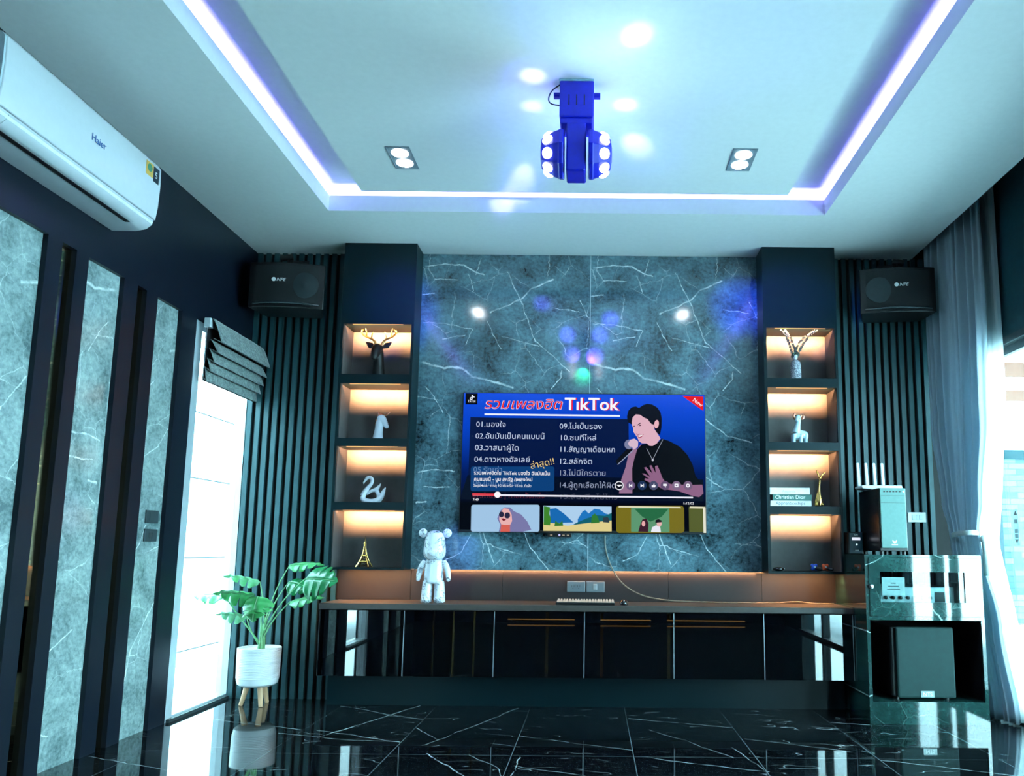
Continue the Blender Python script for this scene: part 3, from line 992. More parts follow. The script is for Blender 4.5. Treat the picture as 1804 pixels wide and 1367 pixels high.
flat('thumbnail_woman', D_([(745, 985), (770, 900), (800, 830), (850, 822), (876, 880), (870, 988)]), (60, 28, 44))
flat('thumbnail_woman', D_(el(812, 885, 22, 34)), (232, 170, 170))
flat('thumbnail_man', D_([(905, 988), (920, 930), (970, 905), (1020, 920), (1030, 992)]), (232, 234, 244))
flat('thumbnail_man', D_(el(1010, 880, 32, 42)), (228, 178, 176))
flat('thumbnail_man', D_([(960, 880), (965, 840), (1000, 828), (1040, 845), (1040, 866), (985, 872)]), (24, 22, 30))
flat('thumbnail', [(1212, 893.5), (1241, 894), (1241, 937), (1212, 937)], (84, 92, 40))
flat('thumbnail_frame', [(1214, 893), (1241, 893.6), (1241, 896.5), (1213, 896)], (222, 220, 190))
flat('thumbnail_frame', D_([(1565, 692), (1597, 692), (1597, 1000), (1565, 1000)]), (232, 230, 210))
# camera bar hanging under the screen
wb = thing('webcam', 'small black camera bar with lit dots under the television', 'webcam', (-.232, -.07, 1.08))
obj('body', MB().box(-.312, -.150, -.085, -.045, 1.078, 1.1045), 'black', wb, bevel=.003)
obj('lens', MB().cyl((-.232, -.0855, 1.091), (-.232, -.088, 1.091), .007), gl((196, 190, 255)), wb)
for xx in (-.285, -.203, -.172):
    obj('indicator', MB().box(xx - .010, xx + .006, -.0866, -.0852, 1.088, 1.093), gl((190, 176, 150)), wb, smooth=False)

# ================================================================== THINGS IN THE NICHES
M['matteblack'] = mat('matt_black_resin', (16, 15, 17), .42)
M['porcelain'] = mat('white_porcelain', (214, 218, 230), .25, coat=.4, var=.02)
M['goldpaint'] = mat('gold_paint', (226, 172, 84), .28, .9, var=.08)
M['copper'] = mat('rose_gold_paint', (206, 140, 120), .25, .9, var=.08)


def rotm(x=0, y=0, z=0):
    return Euler((radians(x), radians(y), radians(z))).to_matrix()


# --- deer bust (x -1.49, shelf top 2.150)
t = thing('deer_bust', 'black deer bust with gold antlers in top left niche', 'figurine', (-1.492, -.13, 2.150))
b = MB()
b.tube([(-1.492, -.115, 2.151), (-1.492, -.118, 2.19), (-1.492, -.125, 2.25), (-1.494, -.135, 2.31), (-1.495, -.142, 2.35)], [(.048, .046), (.045, .043), (.040, .038), (.037, .036), (.030, .032)], 20)
b.tube([(-1.495, -.135, 2.362), (-1.499, -.155, 2.345), (-1.503, -.182, 2.305), (-1.505, -.196, 2.275)], [.026, .036, .028, .020], 18)
b.ell((-1.505, -.196, 2.272), (.019, .016, .016))
b.ell((-1.495, -.140, 2.352), (.034, .032, .030))
obj('head', b, 'matteblack', t, remesh=.0035)
for s in (-1, 1):
    e = MB()
    cx = -1.494 + s * .057
    e.tube([(-1.494 + s * .026, -.135, 2.358), (cx, -.135, 2.374), (-1.494 + s * .088, -.138, 2.396)], [(.009, .009), (.010, .022), (.003, .004)], 12)
    obj('ear', e, 'matteblack', t)
    a = MB()
    P0 = Vector((-1.494 + s * .022, -.132, 2.368))
    pth = [P0, P0 + Vector((s * .006, 0, .03)), P0 + Vector((s * .03, 0, .052)), P0 + Vector((s * .065, 0, .066)), P0 + Vector((s * .088, -.006, .082)), P0 + Vector((s * .097, -.01, .098)), P0 + Vector((s * .095, -.012, .112))]
    a.tube(pth, [.0075, .0075, .007, .0062, .0056, .005, .003], 10)
    a.tube([pth[2], pth[2] + Vector((-s * .004, -.01, .026)), pth[2] + Vector((-s * .012, -.012, .046))], [.005, .0045, .002], 8)
    a.tube([pth[3], pth[3] + Vector((-s * .002, -.012, .030)), pth[3] + Vector((s * .006, -.016, .056))], [.0055, .005, .002], 8)
    a.tube([pth[5], pth[5] + Vector((-s * .016, -.008, .016))], [.0045, .002], 8)
    obj('antler', a, 'goldpaint', t, label='gold antler')
    obj('eye', MB().ell((-1.498 + s * .030, -.162, 2.338), (.006, .006, .006)), 'black', t)

# --- horse head bust
t = thing('horse_bust', 'white horse head bust with rose gold mane in the niche below the deer', 'figurine', (-1.472, -.12, 1.716))
b = MB()
b.tube([(-1.474, -.12, 1.717), (-1.474, -.12, 1.74), (-1.470, -.12, 1.79), (-1.464, -.12, 1.845), (-1.456, -.12, 1.872)], [(.032, .040), (.028, .034), (.024, .028), (.024, .028), (.022, .026)], 20)
b.tube([(-1.476, -.12, 1.876), (-1.452, -.122, 1.866), (-1.430, -.124, 1.836), (-1.418, -.126, 1.812)], [(.021, .022), (.024, .027), (.019, .020), (.014, .0155)], 18)
b.ell((-1.417, -.126, 1.811), (.0165, .016, .0135))
obj('head', b, 'porcelain', t, remesh=.003)
for y in (-.136, -.104):
    obj('ear', MB().tube([(-1.452 + (y + .12) * .8, y, 1.884), (-1.446 + (y + .12) * 1.6, y, 1.897), (-1.437 + (y + .12) * 2.2, y, 1.914)], [.009, .008, .001], 10), 'copper', t, label='rose gold ear')
mn = MB()
for i in range(7):
    a = i / 6
    mn.ell((-1.452 - .038 * a, -.12 + .006 * (-1) ** i, 1.893 - .06 * a * a), (.013, .012, .012))
obj('mane', mn, 'copper', t, remesh=.003, label='rose gold mane')

# --- swan
t = thing('swan_figurine', 'white porcelain swan in the third niche of left column', 'figurine', (-1.50, -.12, 1.291))
b = MB()
b.tube([(-1.560, -.12, 1.335), (-1.545, -.12, 1.309), (-1.505, -.12, 1.300), (-1.46, -.12, 1.306), (-1.432, -.12, 1.335), (-1.418, -.12, 1.372), (-1.406, -.12, 1.398)],
       [(.024, .016), (.032, .020), (.036, .020), (.034, .021), (.024, .018), (.013, .012), (.003, .003)], 18)
b.tube([(-1.556, -.12, 1.338), (-1.543, -.12, 1.368), (-1.522, -.12, 1.396), (-1.503, -.12, 1.420), (-1.498, -.12, 1.446), (-1.512, -.12, 1.463), (-1.533, -.12, 1.459), (-1.546, -.12, 1.440)],
       [(.020, .020), (.018, .017), (.015, .014), (.0125, .012), (.0125, .012), (.013, .012), (.013, .012), (.009, .008)], 14)
b.tube([(-1.546, -.12, 1.442), (-1.555, -.12, 1.428), (-1.551, -.12, 1.415)], [.008, .006, .002], 10)
b.tube([(-1.530, -.12, 1.350), (-1.500, -.12, 1.372), (-1.465, -.12, 1.385), (-1.438, -.12, 1.425)], [(.010, .008), (.014, .011), (.018, .014), (.003, .003)], 14)
b.tube([(-1.470, -.12, 1.385), (-1.450, -.12, 1.345), (-1.452, -.12, 1.320)], [(.014, .014), (.013, .014), (.012, .012)], 12)
obj('body', b, 'porcelain', t, remesh=.003)

# --- lattice tower
t = thing('tower_model', 'small bronze lattice tower model in the bottom left niche', 'figurine', (-1.526, -.12, .867))
cx, cy, z0 = -1.526, -.12, .867


def half(z):
    """half width of the tower at height z (0..1)"""
    return .040 * (1 - z) ** 2.4 + .0035


leg_m = MB()
for sx in (-1, 1):
    for sy in (-1, 1):
        leg_m.tube([(cx + sx * half(z) + 0, cy + sy * half(z), z0 + .003 + .165 * z) for z in (0, .1, .22, .35, .5, .7, .85, 1)], [.005, .0045, .004, .0035, .003, .0028, .0025, .002], 6)
obj('legs', leg_m, 'gold', t)
dk = MB()
for z, h in ((.22, .004), (.45, .004), (.94, .004)):
    a = half(z) + .006
    dk.box(cx - a, cx + a, cy - a, cy + a, z0 + .165 * z, z0 + .165 * z + h)
obj('deck', dk, 'gold', t, smooth=False)
br = MB()
for k in range(9):
    za, zb = .02 + k * .1, .02 + (k + 1) * .1
    a, c_ = half(za), half(zb)
    for sy in (-1, 1):
        br.tube([(cx - a, cy + sy * a, z0 + .165 * za), (cx + c_, cy + sy * c_, z0 + .165 * zb)], .0012, 5)
        br.tube([(cx + a, cy + sy * a, z0 + .165 * za), (cx - c_, cy + sy * c_, z0 + .165 * zb)], .0012, 5)
        br.tube([(cx + sy * a, cy - a, z0 + .165 * za), (cx + sy * c_, cy + c_, z0 + .165 * zb)], .0012, 5)
obj('lattice', br, 'gold', t)
obj('spire', MB().tube([(cx, cy, z0 + .165), (cx, cy, z0 + .185), (cx, cy, z0 + .206)], [.003, .002, .0008], 8), 'gold', t)

# --- vase with two sprigs
vm_, N_, p_ = base_mat('hammered_white_glaze')
co_ = N_.n('ShaderNodeTexCoord').outputs['Object']
vo_ = N_.n('ShaderNodeTexVoronoi', {'Vector': co_, 'Scale': 130.0}).outputs['Distance']
N_.t.links.new(N_.mix(N_.ramp(vo_, [(.2, 0.0), (.7, 1.0)]), lin((205, 208, 220)), lin((120, 124, 138))), p_.inputs['Base Color'])
N_.t.links.new(N_.n('ShaderNodeBump', {'Height': vo_, 'Strength': .9, 'Distance': .004}).outputs[0], p_.inputs['Normal'])
p_.inputs['Roughness'].default_value = .25
t = thing('vase', 'hammered white bottle vase in the top right niche', 'vase', (1.377, -.12, 2.150))
obj('body', MB().lathe([(.030, .0), (.036, .003), (.037, .02), (.037, .115), (.034, .132), (.022, .146), (.012, .152), (.011, .156)], (1.377, -.12, 2.151), 30), vm_, t)
obj('neck', MB().lathe([(.011, .150), (.0125, .158), (.0155, .166), (.016, .178), (.013, .186), (.010, .187), (.009, .170)], (1.377, -.12, 2.151), 24), 'porcelain', t)
M['leafdark'] = mat('eucalyptus_leaf', (62, 84, 74), .6, var=.25)
M['buds'] = mat('cream_buds', (226, 206, 168), .6)
M['stem'] = mat('dry_stem', (96, 104, 76), .7)


def sprig(path, label):
    t = thing('eucalyptus_sprig', label, 'sprig', path[0])
    obj('stem', MB().tube(path, [.0022] * (len(path) - 1) + [.001], 6), 'stem', t)
    pts = []
    for a, b in zip(path, path[1:]):
        for i in range(6):
            pts.append(Vector(a).lerp(Vector(b), i / 6))
    lf = MB()
    bd = MB()
    n = len(pts)
    for i, p in enumerate(pts):
        f_ = i / n
        if i < 4:
            continue
        for s in (-1, 1):
            ang = random.uniform(-40, 40)
            d = Vector((s * (.013 + .004 * random.random()), random.uniform(-.012, .012), random.uniform(0, .01)))
            if f_ < .70:
                r = .0125 - .006 * f_
                lf.ell(p + d, (r, r * .25, r * .9), rotm(ang, random.uniform(-60, 60), ang), 8, 6)
            else:
                for q in range(2):
                    bd.ell(p + d * random.uniform(.3, 1.0) + Vector((0, 0, .004 * q)), (.0042, .0042, .0042), None, 6, 5)
    obj('leaves', lf, 'leafdark', t, label='round grey green leaves')
    obj('buds', bd, 'buds', t, label='cream buds at the tip')


sprig([(1.374, -.12, 2.29), (1.371, -.12, 2.345), (1.346, -.14, 2.41), (1.310, -.175, 2.462), (1.272, -.21, 2.488)], 'left sprig in the vase, leaning left with cream buds')
sprig([(1.380, -.12, 2.29), (1.384, -.12, 2.345), (1.414, -.135, 2.41), (1.458, -.17, 2.462), (1.508, -.21, 2.488)], 'right sprig in the vase, leaning right with cream buds')

# --- ram figurine
t = thing('ram_figurine', 'pale blue glazed ram with rose gold horns in right niche below the vase', 'figurine', (1.39, -.12, 1.716))
b = MB()
b.tube([(1.355, -.125, 1.785), (1.375, -.12, 1.782), (1.405, -.115, 1.782), (1.428, -.112, 1.778), (1.440, -.11, 1.765)], [(.026, .034), (.032, .036), (.030, .032), (.026, .030), (.014, .018)], 18)
b.tube([(1.368, -.128, 1.795), (1.374, -.132, 1.83), (1.380, -.136, 1.865), (1.380, -.140, 1.892)], [(.026, .030), (.022, .023), (.018, .018), (.018, .018)], 16)
b.tube([(1.384, -.135, 1.902), (1.372, -.150, 1.894), (1.360, -.166, 1.872)], [.018, .017, .010], 14)
for x, y, k in ((1.347, -.145, .8), (1.350, -.100, .8), (1.395, -.14, 1), (1.432, -.128, 1), (1.428, -.092, 1)):
    b.tube([(x + .004, y, 1.785), (x, y, 1.75), (x, y, 1.717)], [(.016, .015), (.0125, .0115), (.0125, .0120)], 12)
b.tube([(1.438, -.11, 1.785), (1.446, -.11, 1.772), (1.448, -.11, 1.755)], [.010, .010, .005], 10)
obj('body', b, mat('pale_blue_glaze', (178, 206, 218), .22, coat=.4), t, remesh=.0032)
for s in (-1, 1):
    hn = MB()
    pth = []
    for i in range(15):
        a = radians(60 - i * 26)
        r = .022 - .0009 * i
        pth.append((1.382 + s * (.014 + .0010 * i) + (.004 if s > 0 else 0) + s * (r * cos(a) * .75), -.138 - .004 * i / 14, 1.903 + r * sin(a)))
    hn.tube(pth, [.0085 - .0004 * i for i in range(15)], 10)
    obj('horn', hn, 'copper', t, label='curled rose gold horn')
    obj('eye', MB().ell((1.372 + s * .014, -.157, 1.889), (.003, .003, .003)), 'black', t)

# --- books
M['paper'] = mat('book_pages', (224, 222, 214), .8)


def book(x0, x1, z0, z1, y0, label, cov, txt, tcol, tsize, font_x, rot, deep=.165):
    t = thing('book', label, 'book', ((x0 + x1) / 2, y0 + deep / 2, z0), group='books on the third right shelf')
    c = MB()
    c.box(x0, x1, y0, y0 + deep, z0, z0 + .004)
    c.box(x0, x1, y0, y0 + deep, z1 - .004, z1)
    c.box(x0, x1, y0, y0 + .004, z0 + .004, z1 - .004)
    obj('cover', c, cov, t, bevel=.0015, smooth=False)
    obj('pages', MB().box(x0 + .003, x1 - .003, y0 + .0045, y0 + deep - .004, z0 + .0045, z1 - .0045), 'paper', t, smooth=False)
    o = text('spine_lettering', txt, tcol, t, (font_x, y0 - .0006, z0 + (z1 - z0) * .30), tsize, align='CENTER', ext=.0003)
    return t


ink = mat('grey_ink', (96, 98, 104), .6)
pale = mat('silver_ink', (176, 180, 184), .4)
whi = mat('white_ink', (240, 242, 240), .5)
book(1.166, 1.437, 1.2915, 1.329, -.205, 'white book at the bottom of the stack, spine lettered Apprenticeships', mat('white_cover', (222, 224, 226), .6), 'Apprenticeships', ink, .030, 1.298, 0)
book(1.182, 1.441, 1.3295, 1.370, -.200, 'dark green book in the middle of the stack', mat('green_cover', (66, 112, 104), .55), 'Christian Dior', whi, .034, 1.298, 0)
book(1.164, 1.429, 1.3705, 1.415, -.203, 'white book on top of the stack, faint silver spine lettering', mat('white_cloth_cover', (228, 230, 232), .6), 'Angarda', pale, .026, 1.290, 0)

# --- gold rabbit-like ornament
t = thing('gold_ornament', 'slim gold abstract rabbit ornament beside the books', 'ornament', (1.503, -.15, 1.291))
b = MB()
b.tube([(1.503, -.15, 1.292), (1.503, -.15, 1.305), (1.502, -.15, 1.335), (1.502, -.15, 1.375), (1.506, -.15, 1.42), (1.510, -.15, 1.46), (1.512, -.15, 1.475)],
       [(.022, .026), (.026, .030), (.024, .027), (.015, .016), (.008, .009), (.006, .007), (.006, .006)], 16)
b.ell((1.513, -.152, 1.486), (.011, .012, .013))
obj('body', b, 'gold', t, remesh=.0028)
for p in ([(1.508, -.15, 1.494), (1.498, -.15, 1.518), (1.489, -.15, 1.540)], [(1.519, -.15, 1.493), (1.535, -.15, 1.512), (1.553, -.15, 1.528)]):
    obj('ear', MB().tube(p, [(.003, .004), (.0042, .0055), (.002, .002)], 10), 'gold', t)
obj('paw', MB().ell((1.517, -.170, 1.308), (.013, .012, .015)), 'gold', t)


# --- two small cross-shaped gadgets with grips
def gadget(cx, label, m):
    t = thing('small_gadget', label, 'gadget', (cx, -.165, .867), group='cross-shaped gadgets in the bottom right niche')
    b = MB()
    for a in (45, 135, 225, 315):
        q = Vector((cx + .020 * cos(radians(a)), -.170, .895 + .020 * sin(radians(a))))
        b.tube([(cx, -.168, .895), tuple(q), tuple(q + Vector((.007 * cos(radians(a)), 0, .006 * sin(radians(a)))))], [.013, .0115, .007], 14)
    b.ell((cx, -.172, .895), (.018, .015, .018))
    obj('body', b, m, t, remesh=.0022)
    obj('grip', MB().tube([(cx + .008, -.180, .890), (cx + .030, -.196, .884), (cx + .042, -.204, .8815)], [.0105, .0115, .010], 14), 'black', t, label='black grip')
    obj('cap', MB().lathe([(.006, 0), (.006, .003), (.001, .004)], (cx, -.186, .897), 12, Matrix(((1, 0, 0), (0, 0, -1), (0, 1, 0)))), 'alu', t)
    return t


gadget(1.452, 'blue cross-shaped gadget with a black grip in the bottom right niche', mat('blue_shell', (34, 82, 196), .4))
gadget(1.526, 'orange red cross-shaped gadget with a black grip in the bottom right niche', mat('orange_shell', (232, 92, 52), .4))
t = thing('glasses_case', 'small shiny black oval case in left corner of bottom right niche', 'case', (1.220, -.16, .867))
obj('shell', MB().ell((1.220, -.16, .881), (.037, .022, .0135)), mat('gloss_black', (10, 10, 12), .12, coat=.6), t)
obj('hinge', MB().cyl((1.252, -.178, .885), (1.256, -.180, .885), .004, n=10), 'alu', t)

# ================================================================== ON THE WORKTOP
# --- bear figurine, plain marbled
bm_, N_, p_ = base_mat('white_marbled_vinyl')
co_ = N_.n('ShaderNodeTexCoord').outputs['Object']
d_ = N_.m('ABSOLUTE', N_.m('SUBTRACT', N_.noise(co_, 5.5, 4, .6, 2.2), .5))
br_ = N_.ramp(N_.noise(co_, 7, 3), [(.38, 0.0), (.52, 1.0)])
k_ = N_.m('MULTIPLY', N_.ramp(d_, [(0.0, 1.0), (.028, 0.0)]), br_)
cl_ = N_.mix(N_.noise(co_, 9, 4), lin((236, 238, 244)), lin((196, 204, 218)))
N_.t.links.new(N_.mix(k_, cl_, lin((50, 52, 70))), p_.inputs['Base Color'])
p_.inputs['Roughness'].default_value = .22
p_.inputs['Coat Weight'].default_value = .4
t = thing('bear_figurine', 'tall white marbled bear figurine standing on the worktop', 'figurine', (-1.028, -.28, .65))
X, Yb = -1.028, -.28
b = MB()
b.tube([(X, Yb, .925), (X, Yb, .945), (X, Yb, .975), (X, Yb, 1.02), (X, Yb, 1.06), (X, Yb, 1.09), (X, Yb, 1.106), (X, Yb, 1.112)], [(.052, .05), (.070, .066), (.076, .072), (.068, .068), (.062, .062), (.050, .05), (.03, .03), (.006, .006)], 28)
b.ell((X, Yb - .064, .968), (.036, .028, .026))
obj('head', b, bm_, t, remesh=.004)
for s in (-1, 1):
    obj('ear', MB().ell((X + s * .078, Yb, 1.093), (.029, .016, .029)), bm_, t)
b = MB()
b.tube([(X, Yb, .775), (X, Yb, .79), (X, Yb, .86), (X, Yb, .91), (X, Yb, .932)], [(.045, .056), (.05, .062), (.048, .062), (.044, .056), (.03, .045)], 26)
obj('torso', b, bm_, t, remesh=.004)
for s in (-1, 1):
    a = MB().tube([(X + s * .058, Yb, .915), (X + s * .078, Yb - .002, .88), (X + s * .092, Yb - .006, .835), (X + s * .097, Yb - .012, .80)], [(.018, .017), (.022, .021), (.020, .019), (.016, .014)], 16)
    a.ell((X + s * .097, Yb - .014, .800), (.014, .018, .016))
    obj('arm', a, bm_, t, remesh=.003)
    l = MB().tube([(X + s * .038, Yb, .790), (X + s * .039, Yb, .74), (X + s * .041, Yb - .002, .69), (X + s * .041, Yb - .004, .660), (X + s * .041, Yb - .004, .6545)], [(.034, .030), (.038, .034), (.041, .036), (.042, .037), (.038, .034)], 20)
    l.ell((X + s * .041, Yb - .026, .672), (.032, .032, .020))
    obj('leg', l, bm_, t, remesh=.003)
obj('hip', MB().tube([(X, Yb, .772), (X, Yb, .80)], [(.04, .06), (.042, .06)], 20), bm_, t)

# --- keyboard
kb = thing('keyboard', 'dark keyboard with lit pale keycaps on the worktop', 'keyboard', (-.05, -.31, .65))
obj('case', MB().box(-.237, .136, -.375, -.245, .6505, .668), 'black', kb, bevel=.004, smooth=False)
key_m = mat('keycap_warm_cast', (214, 168, 146), .5)  # warm glow of the LED tape is painted into the keycap colour
kproto = None
for r_ in range(5):
    n = 20
    for k in range(n):
        if r_ == 0 and 5 <= k <= 10:
            if k != 5:
                continue
            q = obj('spacebar', MB().prism([(-.230 + k * .0182, .668), (-.230 + k * .0182 + .1065, .668), (-.230 + k * .0182 + .105, .677), (-.2285 + k * .0182, .677)], -.368, -.352), key_m, kb, smooth=False)
            continue
        x, y = -.230 + k * .0182, -.368 + r_ * .0235
        if kproto is None:
            m_ = MB()
            m_.add([(0, 0, 0), (.0162, 0, 0), (.0162, .018, 0), (0, .018, 0), (.003, .002, .0095), (.0132, .002, .0095), (.0132, .015, .0095), (.003, .015, .0095)],
                   [(0, 3, 2, 1), (4, 5, 6, 7), (0, 1, 5, 4), (1, 2, 6, 5), (2, 3, 7, 6), (3, 0, 4, 7)])
            kproto = obj('keycap', m_, key_m, None, smooth=False)
            q = kproto
        else:
            q = kproto.copy()
            COL.objects.link(q)
        q.parent = kb
        q.location = Vector((x, y, .668 + .001 * r_)) - Vector(kb.location)
ms = thing('mouse', 'small dark computer mouse beside the keyboard', 'computer mouse', (.195, -.30, .65))
b = MB().ell((.195, -.30, .661), (.028, .048, .023))
b.box(.17, .22, -.34, -.26, .6512, .657)
obj('shell', b, mat('mouse_shell', (26, 24, 26), .2, coat=.5), ms, remesh=.003)
obj('wheel', MB().cyl((.193, -.337, .676), (.197, -.337, .676), .006, n=14), 'alu', ms)

# --- sockets on the backsplash
plate = mat('grey_socket_plate', (92, 102, 108), .35, var=.03)
for nm, x0, x1, lab in (('power_outlet', -.179, -.056, 'grey double power outlet above the keyboard'), ('light_switch', -.048, .075, 'grey single switch plate right of the power outlet')):
    t = thing(nm, lab, 'outlet' if nm == 'power_outlet' else 'switch', ((x0 + x1) / 2, -.014, .711))
    pp = obj('plate', MB().box(x0, x1, -.022, -.0125, .711, .782), plate, t, bevel=.003, smooth=False)
    if nm == 'power_outlet':
        obj('socket_frame', MB().box(x0 + .026, x1 - .026, -.0235, -.0222, .728, .764), mat('socket_insert', (90, 98, 104), .4), t, smooth=False)
        for xx in (x0 + .042, x1 - .042):
            for dx, dz, ww, hh in ((-.008, .004, .0022, .012), (.006, .004, .0022, .012), (-.001, -.010, .005, .005)):
                obj('socket_hole', MB().box(xx + dx - ww / 2, xx + dx + ww / 2, -.0242, -.0237, .746 + dz - hh / 2, .746 + dz + hh / 2), 'black', t, smooth=False)
    else:
        obj('rocker', MB().box(-.0010, .0255, -.0265, -.0222, .727, .766), mat('pale_rocker', (140, 146, 150), .4), t, bevel=.002, smooth=False)
# --- the cable from the television to the right end of the worktop
cab = MB().tube([(.076, -.052, 1.09), (.078, -.050, 1.02), (.10, -.050, .93), (.155, -.050, .82), (.23, -.052, .745), (.33, -.056, .695), (.44, -.06, .672), (.56, -.07, .662), (.80, -.07, .6555),
                 (1.0, -.075, .6545), (1.2, -.07, .656), (1.36, -.075, .664), (1.46, -.08, .6555), (1.6, -.085, .6545)], .0042, 8)
tag(obj('power_cable', cab, mat('dark_cable', (112, 104, 90), .4)), 'thin dark cable hanging from the television and along the worktop', 'cable')

# ================================================================== AIR CONDITIONER
AY0, AY1 = -2.745, -1.68
ac = thing('air_conditioner', 'white wall air conditioner high on the left wall', 'air conditioner', (-2.30, (AY0 + AY1) / 2, 2.56))
prof = [(-2.42, 2.90), (-2.24, 2.90), (-2.213, 2.893), (-2.200, 2.875), (-2.197, 2.78), (-2.20, 2.68), (-2.208, 2.612), (-2.42, 2.60)]
obj('front_panel', MB().prism(prof, AY0 + .004, AY1 - .004, 'xz'), 'white', ac, bevel=.004)
lower = [(-2.42, 2.60), (-2.215, 2.610), (-2.222, 2.585), (-2.250, 2.562), (-2.30, 2.552), (-2.42, 2.552)]
obj('body', MB().prism(lower, AY0, AY1, 'xz'), 'white', ac, bevel=.003)
obj('side_cap', MB().prism([(x + .004 * (0 if x < -2.4 else -1), z) for x, z in prof], AY0 - .006, AY0 + .003, 'xz'), mat('pale_blue_cap', (188, 202, 212), .3), ac)
obj('side_cap', MB().prism([(x + .004 * (0 if x < -2.4 else -1), z) for x, z in prof], AY1 - .003, AY1 + .004, 'xz'), 'white', ac)
obj('louver', MB().prism([(-2.2155, 2.603), (-2.2125, 2.601), (-2.2225, 2.581), (-2.248, 2.5605), (-2.262, 2.558), (-2.262, 2.5615), (-2.25, 2.565), (-2.227, 2.585)], AY0 + .07, AY1 - .10, 'xz'), 'white', ac)
obj('outlet_slot', MB().box(-2.285, -2.262, AY0 + .05, AY1 - .12, 2.5505, 2.553), 'black', ac, smooth=False)
obj('chrome_line', MB().prism([(-2.2165, 2.597), (-2.2135, 2.596), (-2.2195, 2.585), (-2.2225, 2.586)], AY0 + .01, AY1 - .01, 'xz'), mat('bright_trim', (246, 248, 250), .3), ac)
RX = Matrix(((0, 0, 1, 0), (1, 0, 0, 0), (0, 1, 0, 0), (0, 0, 0, 1)))      # lettering that faces +x
text('logo', 'Haier', mat('blue_logo', (30, 84, 150), .5), ac, (-2.1955, -2.232, 2.745), .046, rotm=RX)
obj('energy_label', MB().box(-2.1985, -2.1975, -1.815, -1.752, 2.795, 2.865), mat('gold_label', (206, 160, 76), .5), ac, smooth=False, label='gold energy label')
el_ = obj('energy_label', MB().box(-2.1985, -2.1970, -1.750, -1.700, 2.785, 2.862), mat('dark_label', (20, 40, 50), .5), ac, smooth=False, label='dark energy label with a white 5')
text('label_digit', '5', whi, el_, (-2.1965, -1.738, 2.808), .045, rotm=RX)
obj('label_dial', MB().lathe([(.020, 0), (.020, .001), (.012, .001)], (-2.1972, -1.783, 2.838), 20, Matrix(((0, 0, 1), (1, 0, 0), (0, 1, 0)))), mat('label_green', (60, 120, 90), .5), ac)

# ================================================================== PARTY LIGHT
PX, PY = -.094, -2.15
pt = thing('party_light', 'blue lit rotating party light hanging from the ceiling', 'stage light', (PX, PY, ZC - .44))
pm = mat('party_shell_blue_cast', (10, 22, 170), .4)  # black shell; the blue LED light on it is put into the colour
lens_m = glow('party_lens', (250, 250, 255), 9.0)
obj('mount_plate', MB().box(PX - .080, PX + .076, PY - .05, PY + .09, ZC - .012, ZC - .0005), mat('pale_mount', (150, 190, 196), .5), pt, bevel=.003, smooth=False)
b = MB().box(PX - .076, PX + .076, PY - .055, PY + .075, ZC - .185, ZC - .013)
b.box(PX - .072, PX + .072, PY - .05, PY + .07, ZC - .215, ZC - .185)
ub = obj('base_box', b, pm, pt, bevel=.006, smooth=False)
for k in (-.034, 0, .034):
    obj('vent', MB().box(PX + k - .0025, PX + k + .0025, PY - .0562, PY - .0551, ZC - .13, ZC - .08), 'black', ub, smooth=False)
for s in (-1, 1):
    obj('knob', MB().cyl((PX + s * .076, PY, ZC - .055), (PX + s * .104, PY, ZC - .055), .0145, .0145, 14), pm, pt)
obj('yoke', MB().box(PX - .043, PX + .043, PY - .065, PY + .065, ZC - .44, ZC - .215), pm, pt, bevel=.008, smooth=False)
HC = ZC - .335
for s in (-1, 1):
    R = Matrix(((0, 0, s), (0, 1, 0), (1, 0, 0)))            # local z -> +-x
    h = obj('head', MB().lathe([(.108, .054), (.112, .060), (.112, .072), (.108, .078), (.100, .10), (.068, .152), (.03, .158), (.005, .158)], (PX, PY, HC), 8, R), pm, pt, smooth=False, bevel=.003)
    for k in range(8):
        a = 2 * pi * (k + .5) / 8
        d = Vector((s * .53, cos(a) * .85, sin(a) * .85)).normalized()
        p = Vector((PX + s * .124, PY + .0795 * cos(a), HC + .0795 * sin(a)))
        q = d.to_track_quat('Z', 'Y').to_matrix()
        obj('lens', MB().lathe([(.024, -.004), (.024, .004), (.019, .010), (.010, .014), (.001, .015)], p, 18, q), lens_m, h, label='glowing white lens')
obj('cable', MB().tube([(PX - .076, PY - .03, ZC - .02), (PX - .11, PY - .035, ZC - .05), (PX - .125, PY - .04, ZC - .09), (PX - .115, PY - .04, ZC - .115), (PX - .074, PY - .04, ZC - .125)], .003, 8), 'black', pt)
# its beams, on to the ceiling and the stone wall
BV = (.30, .26, 1.0)
for (x, y), e, sz in (((.153, -2.50), 30, 24), ((-.29, -2.215), 13, 28), ((-.31, -1.97), 8, 26), ((.13, -1.99), 12, 28), ((.20, -1.62), 42, 22), ((-.424, -1.223), 150, 12)):
    src = Vector((PX + (.17 if x > PX else -.17), PY + (.13 if y > PY else -.13), HC + .05))
    spot('party_beam', src, (x, y, ZC), e * .7, BV, sz, 1.0, .012)
    spot('party_halo', src, (x, y, ZC), e * .2, (.10, .14, 1.0), sz * 2.2, 1.0, .03)
spot('party_beam', (PX - .20, PY + .12, HC + .03), (-.591, -.765, 3.118), 120, BV, 8, 1.0, .01)
spot('party_wash', (PX, PY + .16, HC - .02), (PX, PY + .3, ZC), 9, (.12, .2, 1), 160, 1.0, .05)
spot('party_wash', (PX + .05, PY - .16, HC - .02), (.3, PY - .6, ZC), 14, (.12, .2, 1), 160, 1.0, .05)
